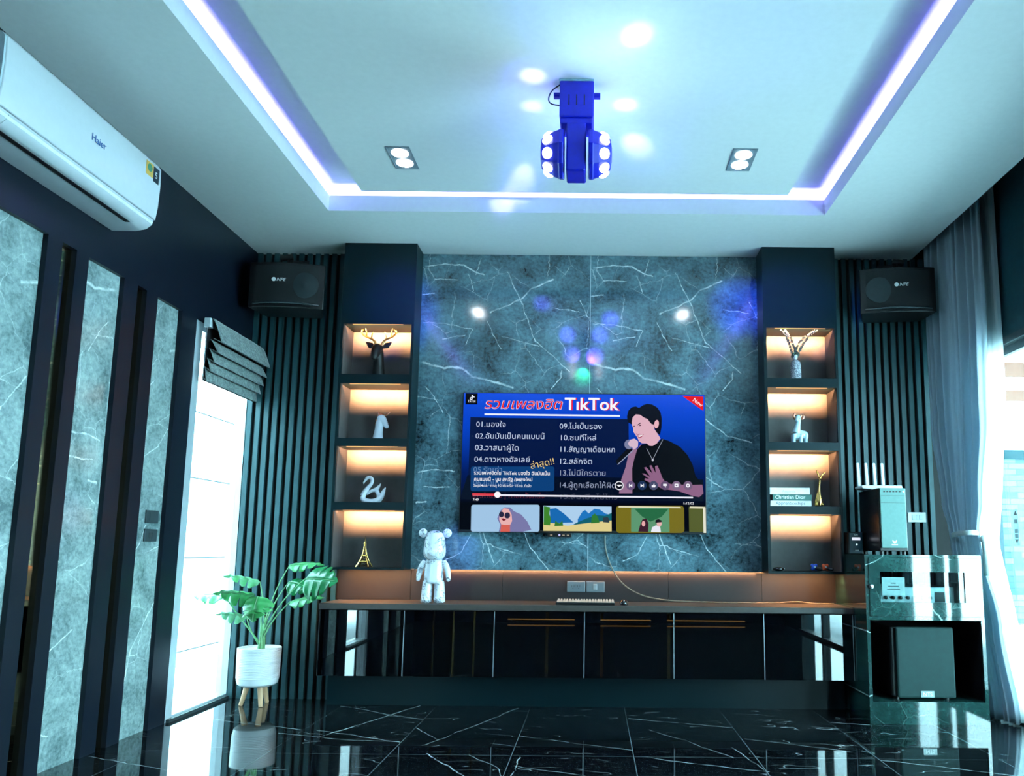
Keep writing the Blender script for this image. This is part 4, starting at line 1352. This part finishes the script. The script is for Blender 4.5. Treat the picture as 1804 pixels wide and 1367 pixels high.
for (x, z), e in (((-.382, 2.712), 150), ((-.198, 2.487), 170), ((-.176, 2.356), 55), ((.10, 2.605), 190), ((.029, 2.489), 150), ((.003, 2.346), 55)):
    spot('party_beam', (PX + .02 * (1 if x > -.1 else -1), PY + .16, HC - .01), (x, -.04, z), e * 2.2, (.12, .04, 1.0), 4.4, 1.0, .01)
spot('party_beam', (PX, PY + .16, HC - .01), (-.095, -.04, 2.171), 60, (.02, .9, .35), 4.5, 1.0, .01)
spot('party_beam', (PX + .18, PY + .12, HC), (1.02, -.04, 2.70), 520, (.02, .08, 1.0), 13, 1.0, .02)
spot('party_beam', (PX + .18, PY + .12, HC), (1.30, CF, 2.68), 380, (.02, .08, 1.0), 18, 1.0, .02)
spot('party_beam', (PX - .18, PY + .12, HC), (-1.33, CF, 2.65), 380, (.02, .08, 1.0), 18, 1.0, .02)
spot('party_beam', (PX - .18, PY + .12, HC), (-.95, -.04, .92), 260, (.06, .08, 1.0), 9, .8, .02)
spot('party_beam', (PX - .18, PY - .05, HC), (-2.44, -1.75, 1.15), 60, (.5, .12, 1.0), 5, 1, .02)

# ================================================================== CEILING DOWNLIGHTS
lamp_m = glow('downlight_lamp', (238, 248, 255), 45.0)
housing = mat('downlight_housing', (120, 140, 150), .4, .3)


def downlight(cx, cy, label, e=40):
    t = thing('ceiling_downlight', label, 'ceiling light', (cx, cy, ZC - .004), group='twin downlights in the ceiling panel')
    f = MB()
    a, b_ = .064, .122
    f.box(cx - a, cx + a, cy - b_, cy - b_ + .007, ZC - .004, ZC - .0005)
    f.box(cx - a, cx + a, cy + b_ - .007, cy + b_, ZC - .004, ZC - .0005)
    f.box(cx - a, cx - a + .007, cy - b_ + .007, cy + b_ - .007, ZC - .004, ZC - .0005)
    f.box(cx + a - .007, cx + a, cy - b_ + .007, cy + b_ - .007, ZC - .004, ZC - .0005)
    obj('frame', f, housing, t, smooth=False)
    obj('reflector', MB().box(cx - a + .007, cx + a - .007, cy - b_ + .007, cy + b_ - .007, ZC - .0022, ZC - .0005), housing, t, smooth=False)
    for dy in (-.055, .055):
        obj('lamp', MB().lathe([(.044, 0), (.044, -.002), (.001, -.003)], (cx, cy + dy, ZC - .0024), 24), lamp_m, t, label='glowing round lamp')
    spot('downlight_and_fill_spot', (cx, cy, ZC - .02), (cx, cy, 0), e, (.70, .95, 1.0), 110, .9, .05)


downlight(-1.046, -1.455, 'square twin downlight in the ceiling left of the party light')
downlight(.770, -1.470, 'square twin downlight in the ceiling right of the party light')
for x, y in ((-1.046, -3.6), (.770, -3.6)):
    spot('downlight_and_fill_spot', (x, y, ZC - .02), (x, y, 0), 40, (.70, .95, 1.0), 120, .9, .05)  # unseen pair without fixtures, added as cool fill for the room

# ================================================================== WALL SPEAKERS


def speaker(cx, cz, rz, label):
    t = thing('wall_speaker', label, 'speaker', (cx, -.24, cz), rotz=rz, local=True, group='karaoke speakers on the back wall')
    # local: front faces -y
    b = MB()
    n = 12
    W, Dp, Hh = .245, .20, .155
    front = []
    for k in range(n + 1):
        a = -1 + 2 * k / n
        front.append((a * W, -.085 - .035 * (1 - a * a)))
    poly = front + [(W * .78, .135), (-W * .78, .135)]
    b.prism([(x, y) for x, y in poly], -Hh, Hh, 'xy')
    obj('cabinet', b, 'black', t, bevel=.006)
    g = MB()
    poly2 = [(x * .90, y - .006) for x, y in front] + [(x * .90, y + .004) for x, y in front[::-1]]
    g.prism(poly2, -Hh + .035, Hh - .018, 'xy')
    obj('grille', g, 'blacksoft', t, bevel=.003)
    cone = mat('dark_cone', (34, 44, 48), .5)
    s = 1 if cx < 0 else -1
    obj('woofer', MB().lathe([(.088, -.002), (.088, .004), (.076, .007), (.03, .0045), (.02, .009), (.001, .011)], (s * .125, -.117, 0), 28, Matrix(((1, 0, 0), (0, 0, -1), (0, 1, 0)))), cone, t)
    lip = MB().prism([(x * .88, y - .012 - .012 * (1 - (x / W) ** 2)) for x, y in front] + [(x * .88, y) for x, y in front[::-1]], -Hh + .020, -Hh + .034, 'xy')
    obj('lower_lip', lip, mat('satin_black_lip', (46, 54, 58), .25), t, bevel=.003)
    obj('logo', MB().lathe([(.014, 0), (.014, .001), (.010, .0012), (.009, .0005)], (-s * .030 - (.045), -.128, .031), 18, Matrix(((1, 0, 0), (0, 0, -1), (0, 1, 0)))), whi, t, label='white round logo')
    text('lettering', 'NPE', whi, t, (-s * .030 - .028, -.1295, .020), .032, shear=.25, bold=.004)
    k = MB()
    k.tube([(-s * .02, -.01, Hh), (-s * .02, .0, Hh + .06), (-s * .03, .10, Hh + .075), (-s * .03, .21, Hh + .09)], .011, 10)
    obj('bracket', k, 'black', t)
    obj('bracket_knob', MB().cyl((-s * .07, -.01, Hh + .062), (s * .005, .0, Hh + .080), .021, .021, 12), 'black', t)
    obj('mounting_plate', MB().box(-.06, .06, .205, .213, Hh + .02, Hh + .13), 'black', t, bevel=.002, smooth=False)
    return t


speaker(-2.085, 2.728, radians(6), 'black curved speaker on the wall above the fluted panel, left of left column')
speaker(2.035, 2.735, radians(-8), 'black curved speaker on the wall beside the grey curtain')

# ================================================================== ROMAN BLIND
bl = thing('roman_blind', 'grey pleated roman blind drawn up over the bright window', 'blind', (-2.34, -.40, 1.98))
bm2, N_, p_ = base_mat('grey_jacquard_fabric')
co_ = N_.n('ShaderNodeTexCoord').outputs['Object']
N_.t.links.new(N_.mix(N_.ramp(N_.noise(N_.v('MULTIPLY', co_, (1, 1, 1)), 45, 5, .7, 1.5), [(.42, 0.0), (.62, 1.0)]), lin((84, 96, 98)), lin((150, 164, 160))), p_.inputs['Base Color'])
p_.inputs['Roughness'].default_value = .85
p_.inputs['Sheen Weight'].default_value = .3
YA, YB = -.765, -.035
obj('headrail', MB().box(-2.375, -2.345, YA + .02, YB, 2.335, 2.372), 'alu', bl, smooth=False)
zt = 2.372
steps = [(-2.335, -2.272, 2.372, 2.225), (-2.340, -2.292, 2.240, 2.158), (-2.345, -2.310, 2.185, 2.098), (-2.352, -2.328, 2.125, 2.043), (-2.362, -2.348, 2.070, 1.985)]
for i, (xa, xb, za, zb) in enumerate(steps):
    f = MB()
    n = 24
    def fold(u, v, xa=xa, xb=xb, za=za, zb=zb, i=i):
        y = YA + (YB - YA) * u
        w = v * 1.0
        if w < .8:
            q = w / .8
            return (xa + (xb - xa) * (q ** .8) + .002 * sin(u * 19 + i), y, za + (zb - za) * q)
        q = (w - .8) / .2
        return (xb + (xa - .02 - xb) * q * .6 + .002 * sin(u * 19 + i), y, zb + .022 * q)
    f.grid(fold, n, 14)
    obj('pleat', f, bm2, bl, solid=.004)
for y in (YA + .005, YA + .03):
    obj('side_bracket', MB().box(-2.385, -2.345, y - .012, y + .012, 2.318, 2.376), mat('clear_white_plastic', (214, 226, 230), .2), bl, bevel=.004, smooth=False)
obj('gap_blocker', MB().box(-2.379, -2.376, YA + .012, YB, 1.99, 2.335), mat('gap_blocker_dark', (52, 54, 58), .9), bl, smooth=False, label='dark sheet added behind the pleats to block light')  # added sheet that hides the bright gap behind the pleats
obj('cord', MB().tube([(-2.372, YA + .01, 2.32), (-2.373, YA + .01, 1.6), (-2.374, YA + .011, .95)], .0018, 6), 'white', bl)

# ================================================================== POTTED MONSTERA
pX, pY = -2.135, -.235
pp = thing('potted_monstera', 'tall monstera in a ribbed white pot on wooden legs', 'potted plant', (pX, pY, 0))
pr = [(.055, .118), (.10, .121), (.120, .135), (.128, .165)]
for i in range(40):
    z = .17 + .185 * i / 39
    pr.append((.128 + .0028 * (i % 2) + .004 * i / 39, z))
pr += [(.132, .3575), (.126, .3575), (.124, .335), (.01, .332)]
obj('pot', MB().lathe(pr, (pX, pY, 0), 44), 'whitematt', pp)
obj('soil', MB().lathe([(.1235, .334), (.1235, .345), (.08, .349), (.001, .350)], (pX, pY, 0), 30), mat('white_pebbles', (206, 214, 214), .7, var=.3, vscale=120, bump=1.0, bscale=120), pp)
oak = mat('pale_oak', (206, 160, 124), .5, var=.12, vscale=14)
for x, y in ((-2.222, -.262), (-2.078, -.300), (-2.100, -.150)):
    d = Vector((x - pX, y - pY, 0))
    tp = Vector((pX, pY, .125)) + d * .62
    obj('leg', MB().tube([(x, y, .0005), tuple(tp)], [.0125, .019], 14), oak, pp, label='tapered wooden leg')
green = [mat('monstera_leaf', (64, 150, 84), .38, var=.25, vscale=16, coat=.2), mat('monstera_leaf_deep', (24, 118, 66), .35, var=.25, vscale=16, coat=.2),
         mat('monstera_leaf_pale', (112, 180, 130), .4, var=.22, vscale=16, coat=.2)]
stemg = mat('green_stem', (122, 176, 128), .45)


def leaf(base, tip, width, m, roll=0.0, droop=.02, notch=4):
    """a split monstera leaf from its stalk end to its tip"""
    b0, t0 = Vector(base), Vector(tip)
    ax = (t0 - b0)
    L = ax.length
    ax.normalize()
    side = ax.cross(Vector((0, 0, 1)))
    side = side.normalized() if side.length > 1e-3 else Vector((1, 0, 0))
    up = side.cross(ax)
    R_ = Matrix.Rotation(roll, 3, ax)
    side, up = R_ @ side, R_ @ up
    f = MB()
    nu, nv = 44, 6
    vs = []
    for s in (-1, 1):
        rows = []
        for i in range(nu + 1):
            t_ = i / nu
            env = (sin(pi * min(1, (t_ * .93 + .07)) ** .72)) ** .8 if t_ < 1 else 0
            env = max(env, 0.0) * (1.05 - .15 * t_)
            ph = (t_ * notch + (.25 if s > 0 else 0)) % 1.0
            cut = 1.0 if not (.16 < t_ < .93) else (1 - .7 * max(0, 1 - abs(ph - .5) / .11))
            w_ = width * .62 * env * cut
            row = []
            for j in range(nv + 1):
                q = j / nv
                d_ = w_ * q
                back = .10 * L * q * env if True else 0
                h = -droop * 4 * (t_ - .25) ** 2 + .10 * d_ - .8 * d_ * d_ / max(width, .01) + .004 * sin(t_ * notch * 2 * pi) * q
                row.append(b0 + ax * (L * t_ + back * (.6 - t_)) + side * (s * d_) + up * h)
            rows.append(row)
        k0 = len(f.v)
        f.v += [tuple(p) for r_ in rows for p in r_]
        w1 = nv + 1
        for i in range(nu):
            for j in range(nv):
                q = (k0 + i * w1 + j, k0 + i * w1 + j + 1, k0 + (i + 1) * w1 + j + 1, k0 + (i + 1) * w1 + j)
                f.f.append(q if s > 0 else q[::-1])
    o = obj('leaf', f, m, pp, solid=.0012)
    rib = MB().tube([b0 + ax * (L * k / 6) + up * (-droop * 4 * (k / 6 - .25) ** 2 + .0012) for k in range(7)], [.0022] * 6 + [.0006], 6)
    obj('midrib', rib, stemg, o)


def stalk(a, b, bend):
    a, b = Vector(a), Vector(b)
    pts = []
    for k in range(9):
        q = k / 8
        p = a.lerp(b, q) + Vector(bend) * (4 * q * (1 - q))
        pts.append(p)
    obj('stem', MB().tube(pts, [.0055 - .0022 * k / 8 for k in range(9)], 8), stemg, pp)


sb = (pX + .01, pY, .345)
LV = [((-2.110, -.36, .775), (-2.31, -.42, .835), .12, 2, .45, (.01, 0, .02)),
      ((-2.300, -.42, .690), (-2.425 - .07, -.50, .715), .17, 2, -.1, (-.02, -.02, .03)),
      ((-2.110, -.42, .690), (-2.325, -.52, .735), .16, 0, .5, (.02, -.03, .03)),
      ((-2.185, -.34, .555), (-2.345, -.42, .600), .12, 2, .5, (-.015, -.02, .02)),
      ((-2.085, -.44, .690), (-2.095, -.50, .545), .17, 0, 0.0, (.03, -.05, .04)),
      ((-1.985, -.20, .880), (-1.760, -.22, .905), .12, 0, .35, (-.02, 0, .03)),
      ((-1.815, -.38, .800), (-1.600, -.46, .800), .21, 1, .95, (-.03, -.02, .02)),
      ((-1.960, -.26, .775), (-1.790, -.30, .735), .13, 1, .6, (-.02, -.02, .02)),
      ((-1.915, -.34, .655), (-1.700, -.38, .705), .12, 0, .35, (-.03, -.02, .0)),
      ((-2.060, -.38, .640), (-2.150, -.52, .585), .15, 0, .2, (.0, -.05, .03))]
for i, (b0, t0, wd, mi, rl, bd_) in enumerate(LV):
    a = 2 * pi * i / len(LV)
    stalk((sb[0] + .02 * cos(a), sb[1] + .02 * sin(a), sb[2]), b0, bd_)
    leaf(b0, t0, wd, green[mi], rl, droop=.012)

# ================================================================== STONE CABINET AND WHAT STANDS IN AND ON IT
sx0, sx1, sy = 1.632, 2.335, -.625
t = thing('stone_cabinet', 'dark green marble cabinet with a glass-windowed door and an open bay', 'cabinet', ((sx0 + sx1) / 2, sy / 2, 0))
b = MB()
b.box(sx0, sx0 + .02, sy, -.03, 0, .984)
b.box(sx1 - .02, sx1, sy, -.03, 0, .984)
b.box(sx0 + .02, sx1 - .02, sy, -.03, .968, .984)
b.box(sx0 + .02, sx1 - .02, sy, -.03, .598, .618)
b.box(sx0 + .02, sx1 - .02, sy, -.03, 0, .128)
obj('carcass', b, 'greenstone', t, smooth=False)
obj('back_board', MB().box(sx0 + .02, sx1 - .02, -.045, -.031, .128, .598), 'black', t, smooth=False)
obj('bay_lining', MB().box(sx0 + .0201, sx0 + .024, sy + .02, -.046, .129, .597), 'black', t, smooth=False)
obj('bay_lining', MB().box(sx1 - .024, sx1 - .0201, sy + .02, -.046, .129, .597), 'black', t, smooth=False)
dm = MB()
da, db, dz0, dz1 = sx0 + .022, sx1 - .022, .620, .966
wa, wb_, wz0, wz1 = 1.72, 2.228, .702, .882
dm.box(da, wa, sy - .004, sy + .014, dz0, dz1)
dm.box(wb_, db, sy - .004, sy + .014, dz0, dz1)
dm.box(wa, wb_, sy - .004, sy + .014, dz0, wz0)
dm.box(wa, wb_, sy - .004, sy + .014, wz1, dz1)
dr = obj('door', dm, 'greenstone', t, smooth=False, label='marble door with a window')
gl_m = glass_mat('smoky_glass', (.75, .85, .85), .02, .07)
obj('window_pane', MB().box(wa, wb_, sy + .004, sy + .008, wz0, wz1), gl_m, dr, smooth=False, label='glass window')
obj('knob', MB().lathe([(.011, 0), (.011, .006), (.014, .012), (.012, .018), (.001, .020)], (1.662, sy - .004, .794), 18, Matrix(((1, 0, 0), (0, 0, -1), (0, 1, 0)))), mat('steel_knob', (214, 220, 222), .15, 1.0), dr)
# amplifier and a paper note behind the glass
am = thing('amplifier', 'pale silver amplifier behind the glass of the stone cabinet', 'amplifier', (1.96, -.40, .618))
obj('body', MB().box(1.74, 2.20, -.54, -.12, .630, .790), mat('silver_metal', (186, 192, 194), .4, .5), am, bevel=.004, smooth=False)
for k in range(7):
    obj('dial', MB().lathe([(.010, 0), (.010, .012), (.006, .014), (.001, .014)], (1.78 + .045 * k, -.541, .725), 14, Matrix(((1, 0, 0), (0, 0, -1), (0, 1, 0)))), 'black', am)
obj('display', MB().box(2.08, 2.17, -.5425, -.5402, .70, .76), 'black', am, smooth=False)
for x in (1.78, 2.16):
    obj('foot', MB().cyl((x, -.48, .6182), (x, -.48, .631), .014, n=12).cyl((x, -.18, .6182), (x, -.18, .631), .014, n=12), 'black', am)
nt_ = thing('paper_note', 'white paper note stuck inside the cabinet glass', 'note', (1.80, sy + .010, .735))
obj('sheet', MB().box(1.735, 1.872, sy + .0090, sy + .0098, .742, .850), mat('note_paper', (228, 230, 228), .8), nt_, smooth=False)
for i, (w_, z_) in enumerate(((.030, .812), (.066, .794), (.078, .776))):
    obj('writing', MB().box(1.803 - w_ / 2, 1.803 + w_ / 2, sy + .0084, sy + .0089, z_, z_ + .005), ink, nt_, smooth=False)
# subwoofer in the open bay
sb_ = thing('subwoofer', 'dark boxy subwoofer standing in the open bay of the stone cabinet', 'speaker', (1.99, -.38, .128))
obj('cabinet', MB().box(1.795, 2.168, -.545, -.14, .143, .552), 'black', sb_, bevel=.012, smooth=False)
obj('front_grille', MB().box(1.822, 2.170, -.572, -.548, .140, .553), mat('grey_speaker_cloth', (2, 42, 41), .8, bump=.2, bscale=900), sb_, bevel=.011, smooth=False)
lg = obj('badge', MB().box(1.957, 2.036, -.5755, -.5722, .146, .182), mat('silver_badge', (150, 164, 164), .3, .6), sb_, smooth=False)
text('lettering', 'NTS', whi, lg, (1.9965, -.5762, .1535), .030, align='CENTER', bold=.003)
for x in (1.83, 2.13):
    for y in (-.52, -.19):
        obj('foot', MB().cyl((x, y, .1283), (x, y, .1445), .016, n=12), 'black', sb_)
# computer tower
pc = thing('computer_tower', 'black computer tower standing on the stone cabinet', 'computer', (1.85, -.37, .984))
obj('case', MB().box(1.757, 1.930, -.545, -.19, 1.004, 1.392), mat('black_case', (16, 17, 19), .25), pc, bevel=.004, smooth=False)
fp = obj('front_panel', MB().box(1.765, 1.922, -.560, -.5455, 1.024, 1.392), mat('brushed_grey_front', (78, 112, 108), .45, .2, var=.06, vscale=60), pc, bevel=.003, smooth=False, label='grey brushed front')
for z in (1.345, 1.30):
    obj('seam', MB().box(1.768, 1.919, -.5608, -.5598, z - .0008, z + .0008), 'black', fp, smooth=False)
for k in range(6):
    obj('port', MB().box(1.785 + .019 * k, 1.797 + .019 * k, -.5612, -.5598, 1.366, 1.374), 'black', fp, smooth=False)
obj('power_button', MB().lathe([(.0065, 0), (.0065, .0015), (.001, .002)], (1.909, -.5598, 1.370), 16, Matrix(((1, 0, 0), (0, 0, -1), (0, 1, 0)))), 'alu', fp)
lz = 1.053
obj('emblem', MB().prism([(1.830, lz + .022), (1.8385, lz + .012), (1.8435, lz + .014), (1.8485, lz + .012), (1.857, lz + .022), (1.855, lz + .006), (1.8435, lz - .002), (1.832, lz + .006)], -.5612, -.5602), whi, fp, smooth=False, label='white fox-head emblem')
obj('emblem_lettering', MB().box(1.825, 1.862, -.5612, -.5602, lz - .012, lz - .006), whi, fp, smooth=False)
for x in (1.775, 1.912):
    for y in (-.52, -.22):
        obj('foot', MB().cyl((x, y, .9843), (x, y, 1.005), .012, n=12), 'black', pc)
# router with four aerials
ro = thing('router', 'white router with four upright aerials on top of the computer tower', 'router', (1.84, -.30, 1.392))
b = MB().prism([(1.712, 1.402), (1.722, 1.3985), (1.80, 1.3945), (1.965, 1.3945), (1.968, 1.408), (1.966, 1.420), (1.712, 1.420), (1.707, 1.412)], -.40, -.26)
obj('body', b, 'white', ro, bevel=.004)
for k in range(4):
    x = 1.722 + .053 * k
    obj('aerial', MB().prism([(x + .004, 1.420), (x + .023, 1.420), (x + .017, 1.572), (x + .013, 1.577), (x + .001, 1.577), (x - .002, 1.572)], -.275, -.263), 'white', ro, bevel=.003)
# voltage stabiliser
up_ = thing('power_supply_box', 'small dark power box with a lit display beside the computer tower', 'power supply', (1.692, -.24, .984))
obj('case', MB().box(1.645, 1.742, -.29, -.12, .9845, 1.124), 'black', up_, bevel=.004, smooth=False)
obj('front', MB().box(1.652, 1.735, -.294, -.2905, .988, 1.120), mat('teal_grey_front', (40, 66, 76), .4), up_, bevel=.002, smooth=False)
obj('display', MB().box(1.668, 1.721, -.2955, -.2942, 1.072, 1.091), glow('pale_display', (206, 214, 230), .9), up_, smooth=False)
obj('button', MB().lathe([(.006, 0), (.006, .002), (.001, .003)], (1.697, -.2942, 1.045), 14, Matrix(((1, 0, 0), (0, 0, -1), (0, 1, 0)))), glow('pale_button', (200, 230, 230), .8), up_)
text('lettering', 'NPE', whi, up_, (1.682, -.2946, 1.101), .014)
text('lettering', '1000', whi, up_, (1.684, -.2946, 1.003), .013)
# white switch plate on the fluted wall
sw = thing('wall_switch', 'white switch plate with three rockers on the right fluted wall', 'switch', (2.20, -.03, 1.201))
obj('plate', MB().box(2.138, 2.262, -.034, -.0245, 1.200, 1.268), 'white', sw, bevel=.003, smooth=False)
for k in range(3):
    obj('rocker', MB().box(2.166 + .0245 * k, 2.189 + .0245 * k, -.0375, -.0342, 1.216, 1.252), mat('rocker_grey', (190, 206, 206), .3), sw, bevel=.0015, smooth=False)
# dark switches on the left wall's stone
dkp = mat('graphite_plate', (46, 58, 62), .4)
for z0, z1, lab in ((1.120, 1.190, 'upper dark switch plate on the stone inset by the window'), (1.020, 1.088, 'lower dark socket plate on the stone inset by the window')):
    t = thing('wall_plate', lab, 'switch', (-2.44, -1.066, z0))
    obj('plate', MB().box(-2.4435, -2.436, -1.125, -1.0, z0, z1), dkp, t, bevel=.002, smooth=False)
    if z0 > 1.1:
        obj('rocker', MB().box(-2.436, -2.434, -1.09, -1.04, z0 + .012, z1 - .012), dkp, t, smooth=False)
    else:
        obj('socket', MB().lathe([(.022, 0), (.022, .002), (.018, .002), (.017, .0005)], (-2.436, -1.065, (z0 + z1) / 2), 20, Matrix(((0, 0, 1), (1, 0, 0), (0, 1, 0)))), 'door_alu', t)

# ================================================================== CURTAINS


def curtain(name, label, rows, pleats, amp, m, solid, sub=170):
    """rows: (height, far end xy, near end xy, pleat depth)"""
    rows = sorted(rows, key=lambda r_: r_[0])
    t = thing(name, label, 'curtain', (rows[0][1][0], rows[0][1][1], rows[0][0]))

    def at(z):
        for a, b in zip(rows, rows[1:]):
            if z <= b[0]:
                q = (z - a[0]) / (b[0] - a[0])
                q = q * q * (3 - 2 * q) if name == 'curtain' else q
                f = lambda i: Vector(a[i]).lerp(Vector(b[i]), q)
                return f(1), f(2), a[3] + (b[3] - a[3]) * q
        return Vector(rows[-1][1]), Vector(rows[-1][2]), rows[-1][3]

    z0, z1 = rows[0][0], rows[-1][0]

    def fn(u, v):
        z = z0 + (z1 - z0) * v
        a, b, am_ = at(z)
        d = b - a
        nrm = Vector((d.y, -d.x)).normalized()
        uu = u + .015 * sin(u * 17 + z * 1.3)
        ph = uu * pleats * 2 * pi
        w_ = am_ * (sin(ph) + .35 * sin(2.3 * ph + 1.1) + .2 * sin(.6 * ph + 2 + z))
        p = a + d * u + nrm * w_
        return (p.x, p.y, z)
    g = MB().grid(fn, sub, 60)
    obj('drape', g, m, t, solid=solid)
    return t


cloth, N_, p_ = base_mat('grey_blue_curtain_cloth')
co_ = N_.n('ShaderNodeTexCoord').outputs['Object']
N_.t.links.new(N_.mix(N_.noise(N_.v('MULTIPLY', co_, (60, 60, 18)), 3, 4, .7), lin((172, 190, 204)), lin((212, 224, 232))), p_.inputs['Base Color'])
p_.inputs['Roughness'].default_value = .7
p_.inputs['Sheen Weight'].default_value = .4
tl_ = N_.n('ShaderNodeBsdfTranslucent', {'Color': (.55, .68, .76, 1)}).outputs[0]
N_.t.links.new(N_.n('ShaderNodeMixShader', {0: .30, 1: p_.outputs[0], 2: tl_}).outputs[0], N_.t.nodes['Material Output'].inputs[0])
ct = curtain('curtain', 'grey blue curtain tied back beside the sliding door', [
    (.012, (2.40, -.36), (2.50, -.66), .024), (.55, (2.385, -.30), (2.47, -.58), .020), (1.06, (2.345, -.22), (2.435, -.44), .013), (1.14, (2.340, -.21), (2.430, -.43), .012),
    (1.32, (2.325, -.17), (2.43, -.50), .020), (1.85, (2.30, -.13), (2.44, -.60), .032), (2.6, (2.30, -.12), (2.45, -.62), .034), (3.40, (2.31, -.12), (2.45, -.62), .030)], 6.5, .03, cloth, .003)
tb = MB()
loop = []
for k in range(25):
    a = 2 * pi * k / 24
    loop.append((2.387 + .068 * cos(a) + .045 * sin(a) * .4, -.325 + .142 * sin(a), 1.115 - .010 * sin(a)))
tb.tube(loop, [(.006, .016)] * 25, 10, cap=False)
band = mat('pale_tieback_cord', (196, 206, 206), .6)
obj('tieback', tb, band, ct, label='pale tieback band')
ts = MB().ell((2.435, -.465, 1.085), (.022, .022, .024))
ts.tube([(2.435, -.470, 1.075), (2.440, -.475, 1.0), (2.447, -.482, .86)], [.014, .020, .026], 12)
obj('tassel', ts, band, ct, label='pale tassel')
sheer, N_, p_ = base_mat('white_sheer_voile')
p_.inputs['Base Color'].default_value = (.86, .90, .90, 1)
p_.inputs['Roughness'].default_value = .9
tr_ = N_.n('ShaderNodeBsdfTranslucent', {'Color': (.86, .92, .92, 1)}).outputs[0]
mx_ = N_.n('ShaderNodeMixShader', {0: .55, 1: p_.outputs[0], 2: tr_}).outputs[0]
N_.t.links.new(mx_, N_.t.nodes['Material Output'].inputs[0])
curtain('sheer_curtain', 'white sheer curtain hanging behind the grey curtain', [
    (.012, (2.54, -.36), (2.545, -.78), .014), (1.06, (2.53, -.24), (2.535, -.44), .010), (1.3, (2.53, -.22), (2.535, -.50), .012), (2.0, (2.53, -.20), (2.535, -.64), .014), (3.40, (2.53, -.20), (2.535, -.65), .014)],
    9, .012, sheer, 0)
# arrow sticker on the glass of the sliding door
stk = thing('door_sticker', 'clear strip sticker with two black arrows on the sliding door', 'sticker', (2.612, -.47, 1.06))
obj('strip', MB().box(2.6255, 2.6265, -.532, -.468, 1.05, 1.27), mat('pale_sticker', (190, 206, 206), .5), stk, smooth=False)
for a, b_, c_ in ((1.262, 1.235, 1), (1.058, 1.085, -1)):
    obj('arrow', MB().poly([(2.6250, -.500, a), (2.6250, -.522, b_), (2.6250, -.478, b_)]), 'black', stk, smooth=False)
for z in (1.20, 1.14, 1.11):
    obj('writing', MB().box(2.6250, 2.6254, -.518, -.482, z - .016, z + .008), mat('grey_print', (96, 112, 114), .6), stk, smooth=False)
